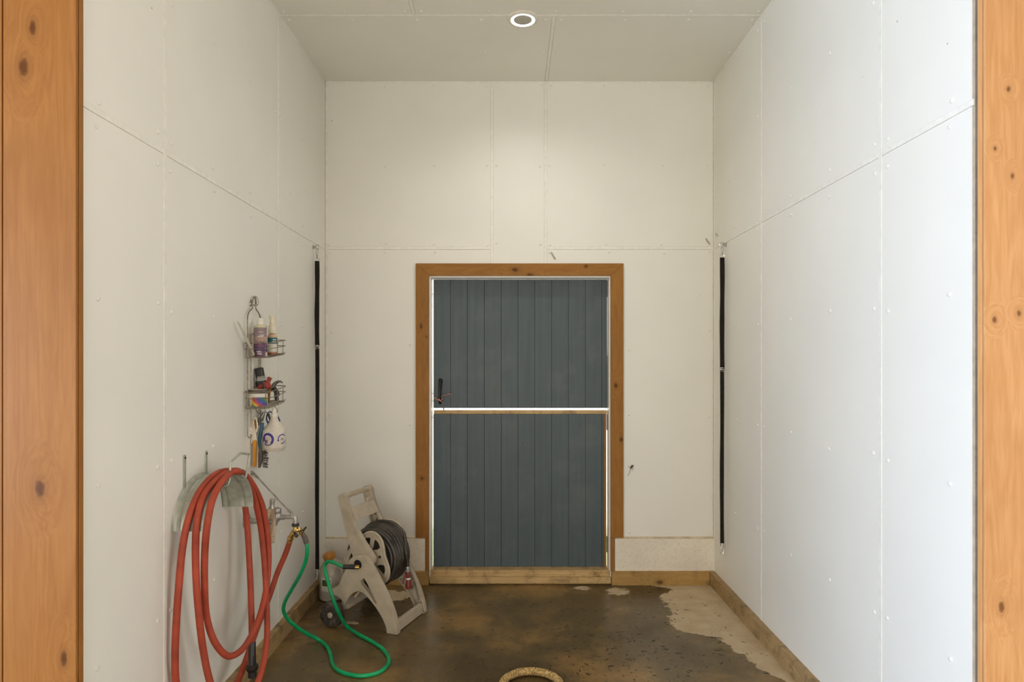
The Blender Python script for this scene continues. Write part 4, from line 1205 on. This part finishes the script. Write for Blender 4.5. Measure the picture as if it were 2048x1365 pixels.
wrap_patch(MB(), pc, .0267, tp - 1.2, tp + 1.2, zp(704), zp(688.5), 16).build('label_band', M['label_white'], pb)
mk = MB()
for (py, a0, a1, h) in ((680, .1, .9, 1.6), (683.5, .0, .8, .9), (686, .0, .9, .7)):
    wrap_patch(mk, pc, .0271, tp + a0, tp + a1, zp(py + h * .5), zp(py - h * .5), 8)
mk.build('label_print', M['white_plastic'], pb)

# sweat scraper leaning in the upper basket
s0, s1 = L(.030, 3.100, zt(643, 3.10)), L(.042, 3.268, ZB1 + .008)
sdv = (s1 - s0); nrm = Vector((1, 0, 0))
sm = MB()
prf = [(0, .001), (.08, .0045), (.3, .0065), (.7, .0065), (.9, .0055), (1.0, .004)]
sidev = sdv.normalized().cross(nrm).normalized()
ol = [(t, w) for t, w in prf] + [(t, -w) for t, w in prf[::-1]]
sm.prism([ol], -.0035, .0035, lambda a, b, t: s0 + sdv * a + sidev * b + Vector((1, 0, .0)) * (t + .002 * math.sin(a * 3)))
tag(sm.build('sweat_scraper', M['scraper'], smooth=40, bevel=.0015), 'pale pointed scraper blade leaning out of the upper caddy basket', 'scraper')

# tub with the rainbow label
tc_ = Vector(((515.5 - CX) * 3.322 / F, 3.322, ZB2 + .002))
tu = thing('ointment_tub', tc_, 'white tub with rainbow label and dark lid in the lower caddy basket', 'tub')
zu = lambda py: zt(py, 3.322) - tc_.z
MB().lathe([(0, 0), (.046, 0), (.0480, .003), (.0488, zu(790)), (.0488, zu(786))], tc_, seg=32).build('body', M['white_plastic'], tu)
MB().lathe([(.0500, zu(787)), (.0508, zu(785)), (.0508, zu(781)), (.049, zu(779.5)), (.046, zu(779.8)), (.0, zu(780.2))], tc_, seg=32).build('lid', M['grey_rubber'], tu)
MB().lathe([(.0, zu(779.4)), (.0445, zu(779.2)), (.0445, zu(779.8))], tc_, seg=32).build('lid_top', M['cream'], tu)
tt = math.atan2(-tc_.y, -tc_.x)
wrap_patch(MB(), tc_, .0492, tt - .62, tt + 1.12, zu(812), zu(794.5), 20).build('rainbow_label', M['rainbow'], tu)
mk = MB()
for k in range(7):
    wrap_patch(mk, tc_, .0492, tt - 1.25, tt - .72 - .08 * (k % 3), zu(797 + k * 2.1), zu(796.3 + k * 2.1), 8)
mk.build('label_print', M['grey_metal'], tu)

# grooming tools in the lower basket
def tool(name, loc, label, cat): return thing(name, loc, label, cat, 'grooming tools on the wire caddy')
b_ = at(519, 772, 3.42)
t1 = tool('grooming_brush', b_, 'black block brush standing up in the lower caddy basket', 'brush')
p0, p1_ = at(522, 775, 3.375), at(517.5, 736, 3.375)
MB().bar(p0 + Vector((.012, 0, -.03)), p1_, .028, .044, up=(1, 0, 0)).build('block', M['black_plastic'], t1, bevel=.008)
t2 = tool('toothed_comb', at(525, 760, 3.39), 'grey comb with short teeth lying across the black brush', 'comb')
c0, c1 = at(514, 760.5, 3.345), at(535, 758, 3.355)
MB().bar(c0, c1, .006, .016).build('spine', M['grey_metal'], t2, bevel=.001)
for k in range(10):
    p = c0 + (c1 - c0) * ((k + .5) / 10)
    MB().tube([p + Vector((0, -.002, .006)), p + Vector((.002, -.003, .018))], [.0015, .001], 6).build('tooth', M['scraper'], t2)
for k, (px, py, d, rx, label) in enumerate([(538, 760, 3.37, .5, 'topmost red plastic clip beside the black brush'), (535.5, 770, 3.36, -.4, 'larger red plastic clip between comb and grey pliers'), (521, 774, 3.36, .9, 'small red orange clip just above the tub lid')]):
    c = at(px, py, d)
    r_ = tool('plastic_clip', c, label, 'clip')
    sz = (.014, .020, .013)[k]
    dirv = Vector((math.sin(rx), 0, math.cos(rx)))
    MB().bar(c - dirv * sz, c + dirv * sz, sz * 1.5, .014, up=(0, 1, 0)).build('jaw', M['red_plastic'], r_, bevel=.003)
    MB().bar(c - dirv * sz * .8 + Vector((0, -.008, 0)), c + dirv * sz * .5 + Vector((0, -.012, 0)), sz * .9, .006, up=(0, 1, 0)).build('jaw', M['red_plastic'], r_, bevel=.002)
t3 = tool('clipper_body', at(526, 772, 3.41), 'black clipper body half hidden behind the tub', 'clipper')
MB().bar(at(514, 770, 3.40), at(534, 766, 3.39), .034, .040).build('shell', M['black_plastic'], t3, bevel=.009)
MB().bar(at(533, 766, 3.40), at(538, 765, 3.40), .028, .026).build('blade_head', M['grey_metal'], t3, bevel=.003)
# pliers with a curved jaw
t4 = tool('curved_pliers', at(550, 790, 3.47), 'grey curved jaw pliers with black handles in the lower caddy basket', 'pliers')
MB().tube([at(540, 783, 3.45), at(545, 776, 3.45), at(549, 769, 3.455), at(555, 764.5, 3.46), at(561, 763.5, 3.465), at(565.5, 766.5, 3.47)], [.008, .012, .011, .008, .006, .003], 10, res=4, flat=.6).build('jaw', M['grey_metal'], t4)
MB().tube([at(547, 777, 3.45), at(551, 785, 3.45), at(553, 793, 3.45), at(554, 801, 3.45)], [.007, .009, .0105, .010], 10, res=4).build('handle', M['black_plastic'], t4)
MB().tube([at(549, 775, 3.46), at(554, 783, 3.465), at(557, 792, 3.47)], [.007, .0085, .009], 10, res=4).build('handle', M['black_plastic'], t4)
t5 = tool('wooden_stick', at(538, 806, 3.40), 'short brown wooden stick between the tub and the pliers', 'stick')
MB().bar(at(537, 806, 3.40), at(539, 778, 3.41), .012, .012, up=(1, 0, 0)).build('shaft', M['stick'], t5, bevel=.002)
MB().bar(at(539, 778, 3.41), at(539.3, 774, 3.41), .016, .014, up=(1, 0, 0)).build('tip', M['rust'], t5, bevel=.003)

# tools hanging below
t6 = tool('orange_hoof_pick', at(509, 934, 3.33), 'orange handled tool with cream looped head hanging under the caddy', 'hoof pick')
MB().bar(at(509.5, 934, 3.33), at(510, 880, 3.33), .019, .014, up=(1, 0, 0)).build('handle', M['orange'], t6, bevel=.003)
MB().bar(at(507.3, 892, 3.325), at(507.8, 880, 3.325), .006, .012, up=(1, 0, 0)).build('ferrule', M['rust'], t6, bevel=.001)
MB().tube([at(510, 883, 3.33), at(508, 872, 3.33), at(503, 860, 3.33), at(498, 851, 3.33), at(497, 843, 3.33), at(499, 838, 3.33)], [.011, .014, .017, .023, .021, .008], 12, res=5, flat=.6).build('scraper_blade', M['cream'], t6)
lpp = [at(511, 836, 3.35), at(514, 846, 3.35), at(514.5, 856, 3.35), at(511.5, 865, 3.345), at(509, 858, 3.345), at(507, 846, 3.345), at(507.5, 838, 3.35)]
MB().tube(lpp, .0042, 8, closed=True, res=5).build('loop', M['cream'], t6)
MB().tube([at(510, 840, 3.352), at(510.7, 850, 3.352), at(511, 860, 3.348)], [.006, .0095, .005], 10, res=5, flat=.4).build('loop_lining', M['rust'], t6)
MB().tube([at(503, 862, 3.335), at(505, 876, 3.33), at(504, 888, 3.325)], [.006, .008, .004], 10, res=4, flat=.6).build('hook', M['cream'], t6)
t7 = tool('bristle_brush', at(524, 937, 3.36), 'blue handled grey bristle brush hanging behind the spray bottle', 'brush')
MB().tube([at(525, 846, 3.37), at(523, 858, 3.365), at(520, 874, 3.36), at(519.5, 888, 3.36), at(521, 899, 3.36)], [.009, .011, .010, .009, .008], 12, res=5, flat=.7).build('handle', M['blue'], t7)
MB().tube([at(521, 897, 3.36), at(521.5, 908, 3.36), at(521, 922, 3.36), at(518.5, 936, 3.36)], [.008, .0135, .0125, .006], 12, res=5, flat=.7).build('head', M['grey_rubber'], t7)
bri = MB()
for i in range(15):
    py = 902 + i * 2.3
    for k in range(2):
        p = at(525, py, 3.352 + k * .014)
        bri.tube([p, p + Vector((.020, 0, -.003 + .008 * (random.random() - .5))), p + Vector((.026 + .008 * random.random(), 0, .012 * (random.random() - .6)))], [.0022, .0018, .0012], 5)
tag(bri.build('bristles', M['bristle'], t7), kind='stuff')
t8 = tool('steel_clip', at(522, 846, 3.38), 'dark steel spring clip hanging above the blue brush handle', 'clip')
c_ = MB(); c_.prism([[(514, 846), (516, 838), (523, 827), (529, 823), (531, 826), (527, 842), (516, 846.5)]], 3.385, 3.40, lambda a, b, t: at(a, b, t)); c_.build('jaw', M['grey_metal'], t8, bevel=.002)
MB().bar(at(523, 837, 3.378), at(529, 826, 3.378), .005, .004).build('spring', M['chrome'], t8)
MB().lathe([(.004, 0), (.003, .003), (0, .004)], at(519, 833, 3.384), axis=(0, -1, 0), seg=10).build('pin', M['chrome'], t8)
t9 = tool('blue_scissors', at(540, 848, 3.45), 'blue and black scissors handle behind the spray bottle neck', 'scissors')
lp9 = [at(533, 838, 3.45), at(535, 829, 3.45), at(540, 824, 3.45), at(545, 828, 3.45), at(544, 838, 3.45), at(540, 846, 3.45), at(535.5, 845, 3.45)]
MB().tube(lp9, .0042, 8, closed=True, res=5).build('finger_loop', M['royal'], t9)
MB().bar(at(536, 826, 3.456), at(541, 842, 3.456), .022, .006).build('inner_grip', M['black_plastic'], t9, bevel=.002)
MB().tube([at(537, 843, 3.45), at(536.5, 849, 3.45), at(535, 858, 3.44)], [.007, .006, .003], 10, res=3).build('blade', M['royal'], t9)
MB().tube([at(556.5, 834, 3.46), at(558, 840, 3.46), at(560, 843.5, 3.46)], [.003, .0055, .004], 8, res=3).build('tip', M['royal'], t9)

# spray bottle
sc_ = Vector(((548.5 - CX) * 3.40 / F, 3.40, zt(902, 3.40)))
sb = thing('spray_bottle', sc_, 'white spray bottle with purple horse print hanging on the caddy', 'bottle')
zs_ = lambda py: zt(py, 3.40) - sc_.z
prof = [(0, 0), (.050, .001), (.053, .004), (.0535, zs_(898.5)), (.0585, zs_(896.5)), (.0605, zs_(892)), (.0605, zs_(865)), (.0590, zs_(860.5)), (.050, zs_(855)), (.036, zs_(849.5)), (.0265, zs_(845)), (.0205, zs_(840)), (.0175, zs_(835)), (.015, zs_(831))]
MB().lathe(prof, sc_, seg=32).build('body', M['bottle_milky'], sb)
MB().lathe([(.0145, zs_(834.5)), (.0165, zs_(834)), (.0165, zs_(828.5)), (.0135, zs_(828)), (.0130, zs_(824)), (.0105, zs_(818.5)), (.006, zs_(815.6)), (0, zs_(815))], sc_, seg=24).build('cap', M['white_plastic'], sb)
phi = math.atan2(-sc_.y, -sc_.x)
RD = .0611
def dq(a0, zc_, x, y):
    """print coordinates (metres right, up) around the bottle -> world"""
    t = phi + a0 + x / RD
    return sc_ + Vector((RD * math.cos(t), RD * math.sin(t), zc_ + y))
def arc(mb, a0, zc_, r0, r1, d0, d1, n=20, ey=1.0, taper=False):
    vs = []; fs = []
    for i in range(n + 1):
        a = math.radians(d0 + (d1 - d0) * i / n)
        ra, rb_ = r0, r1
        if taper:
            k = math.sin(math.pi * i / n) ** .5
            ra = (r0 + r1) / 2 - (r1 - r0) / 2 * (.25 + .75 * k); rb_ = (r0 + r1) / 2 + (r1 - r0) / 2 * (.25 + .75 * k)
        for r in (ra, rb_): vs.append(dq(a0, zc_, r * math.cos(a), r * math.sin(a) * ey))
    for i in range(n): fs.append((2 * i, 2 * i + 2, 2 * i + 3, 2 * i + 1))
    mb.add(vs, fs)
def strip_poly(mb, a0, zc_, left, right):
    vs = []; fs = []
    for l_, r_ in zip(left, right): vs += [dq(a0, zc_, *l_), dq(a0, zc_, *r_)]
    for i in range(len(left) - 1): fs.append((2 * i, 2 * i + 1, 2 * i + 3, 2 * i + 2))
    mb.add(vs, fs)
h1 = MB(); a0 = math.radians(-32); z0_ = zs_(877)
arc(h1, a0, z0_, .0210, .0325, 205, 90, 18, 1.05, False)
arc(h1, a0, z0_, .0205, .0330, 90, -50, 20, 1.05, False)
arc(h1, a0, z0_, .0275, .0315, 228, 310, 16, 1.05)
mm = .001
# horse head in profile: mane, cheek and neck strokes
strip_poly(h1, a0, z0_, [(-21*mm, 8*mm), (-19*mm, 0), (-16*mm, -10*mm), (-15*mm, -20*mm)], [(-18*mm, 12*mm), (-14*mm, 2*mm), (-8*mm, -8*mm), (-10*mm, -21*mm)])
strip_poly(h1, a0, z0_, [(-7*mm, -4*mm), (-6*mm, -10*mm), (-7*mm, -20*mm)], [(0*mm, 0*mm), (-1*mm, -9*mm), (-4*mm, -21*mm)])
strip_poly(h1, a0, z0_, [(-8*mm, 8*mm), (-2*mm, 10*mm), (4*mm, 12*mm)], [(-8*mm, 6.5*mm), (-2*mm, 8*mm), (4*mm, 10*mm)])
strip_poly(h1, a0, z0_, [(8*mm, 6*mm), (9*mm, 1*mm)], [(11*mm, 6*mm), (13*mm, 1*mm)])
strip_poly(h1, a0, z0_, [(-16*mm, -22*mm), (-3*mm, -23*mm), (14*mm, -23*mm)], [(-16*mm, -24*mm), (-3*mm, -25*mm), (14*mm, -25*mm)])
h1.build('horse_print', M['purple'], sb)
h2 = MB(); a2 = math.radians(40)
arc(h2, a2, z0_, .0205, .0255, 40, 190, 24, 1.0, False)
arc(h2, a2, z0_, .0205, .0255, 245, 350, 18, 1.0, True)
strip_poly(h2, a2, z0_, [(-30*mm, -4*mm), (-23*mm, -13*mm)], [(-16*mm, -4*mm), (-23*mm, -13*mm)])
for yy in (3, 0, -3, -6):
    strip_poly(h2, a2, z0_, [(-8*mm, yy*mm), (7*mm, yy*mm)], [(-8*mm, (yy + 1.6)*mm), (7*mm, (yy + 1.6)*mm)])
h2.build('arrow_print', M['purple'], sb)

# ------------------------------------------------------------------ small things on wall and floor
def cocoon(name, p, q_, w, label):
    m = MB(); p = Vector(p); q_ = Vector(q_)
    m.tube([p, p * .8 + q_ * .2, p * .5 + q_ * .5, p * .15 + q_ * .85, q_], [w * .5, w, w * .95, w, w * .45], 10, res=4)
    tag(m.build(name, M['tape'], smooth=60), label, 'cocoon', 'insect cocoons on the wall')
WB = lambda px, py, o=.008: (bx(px), YB - o, bz(py))
cocoon('insect_cocoon', WB(1102, 505), WB(1111, 520), .006, 'grey insect cocoon on the wall above the door casing')
cocoon('insect_cocoon', WB(1410.5, 477), WB(1419, 490), .006, 'grey insect cocoon in the upper right corner beside the strap')
WR = lambda px, py, o=.008: (XR - o, F * (XR - o) / (px - CX), H - (py - CY) * (XR - o) / (px - CX))
cocoon('insect_cocoon', WR(1431.5, 467), WR(1435, 473), .004, 'thin grey cocoon on the right wall above the strap')
sp_ = thing('spider', WB(1262.5, 934), 'small brown spider on the wall right of the door', 'spider')
MB().tube([WB(1260, 937.5), WB(1261.3, 936, .010), WB(1262.6, 934, .012), WB(1264, 932, .011), WB(1265, 931)], [.002, .005, .006, .008, .003], 10, res=4).build('body', M['bug'], sp_)
lg = [((1261, 936), (1257, 933), (1256, 932)), ((1261, 937), (1260, 940), (1258.8, 945)), ((1262, 936.5), (1264, 938.5), (1264, 941)), ((1264, 933), (1267, 931.5), (1267.5, 930)), ((1263.5, 935), (1266, 936), (1267, 938)), ((1259, 943), (1258.5, 947), (1256, 950), (1255, 952))]
for l_ in lg:
    MB().tube([WB(*q_, .008) for q_ in l_], .0011, 6, res=3).build('leg', M['bug'], sp_)

# rope coil at the lower edge of the photo
rc = Vector((at(1061, 1350, 3.31).x, 3.15, .021))
rp = thing('rope_coil', rc - Vector((0, 0, .021)), 'tan rope ring lying on the wet floor at the bottom edge', 'rope')
for s in range(3):
    pts = []
    for k in range(120):
        a = k * math.tau / 120; tw_ = 18 * a + s * math.tau / 3
        rr = .142 + .0095 * math.cos(tw_); pts.append(rc + Vector((rr * math.cos(a), rr * math.sin(a), .0095 * math.sin(tw_))))
    MB().tube(pts, .0115, 8, closed=True).build('strand', M['rope'], rp, smooth=60)

# hair, hay and mud flecks on the floor
db = MB()
for i in range(430):
    if i < 230:
        px = random.gauss(1250, 110); py = random.gauss(1300, 42)
    else:
        px = random.uniform(620, 1560); py = random.uniform(1185, 1364)
    if py < 1182 or py > 1400: continue
    d = H * F / (py - CY)
    c = at(px, py, d)
    if c.x > XR - .06 or c.x < XL + .06 or d > YB - .08: continue
    big = random.random() ** 3
    ln_ = .004 + .016 * big; wd = .0012 + .004 * big * random.random()
    a = random.gauss(-.3, 1.0)
    u = Vector((math.cos(a), math.sin(a), 0)); w = Vector((-u.y, u.x, 0))
    z = Vector((0, 0, .0012))
    k1 = random.uniform(.4, 1); k2 = random.uniform(-.4, .4)
    base = [c - u * ln_, c - u * ln_ * .3 + w * wd, c + u * ln_ * .4 + w * wd * k1, c + u * ln_, c + u * ln_ * .3 - w * wd * k1, c - u * ln_ * .4 - w * wd]
    base = [Vector((p.x, p.y, .0002)) for p in base]
    vs = base + [p + z for p in base]
    db.add(vs, [(0, 1, 2, 3, 4, 5), (11, 10, 9, 8, 7, 6)] + [(j, (j + 1) % 6, (j + 1) % 6 + 6, j + 6) for j in range(6)])
tag(db.build('floor_debris', M['mud'], smooth=0), 'dark flecks of hair and mud scattered over the wet floor', 'debris', kind='stuff')
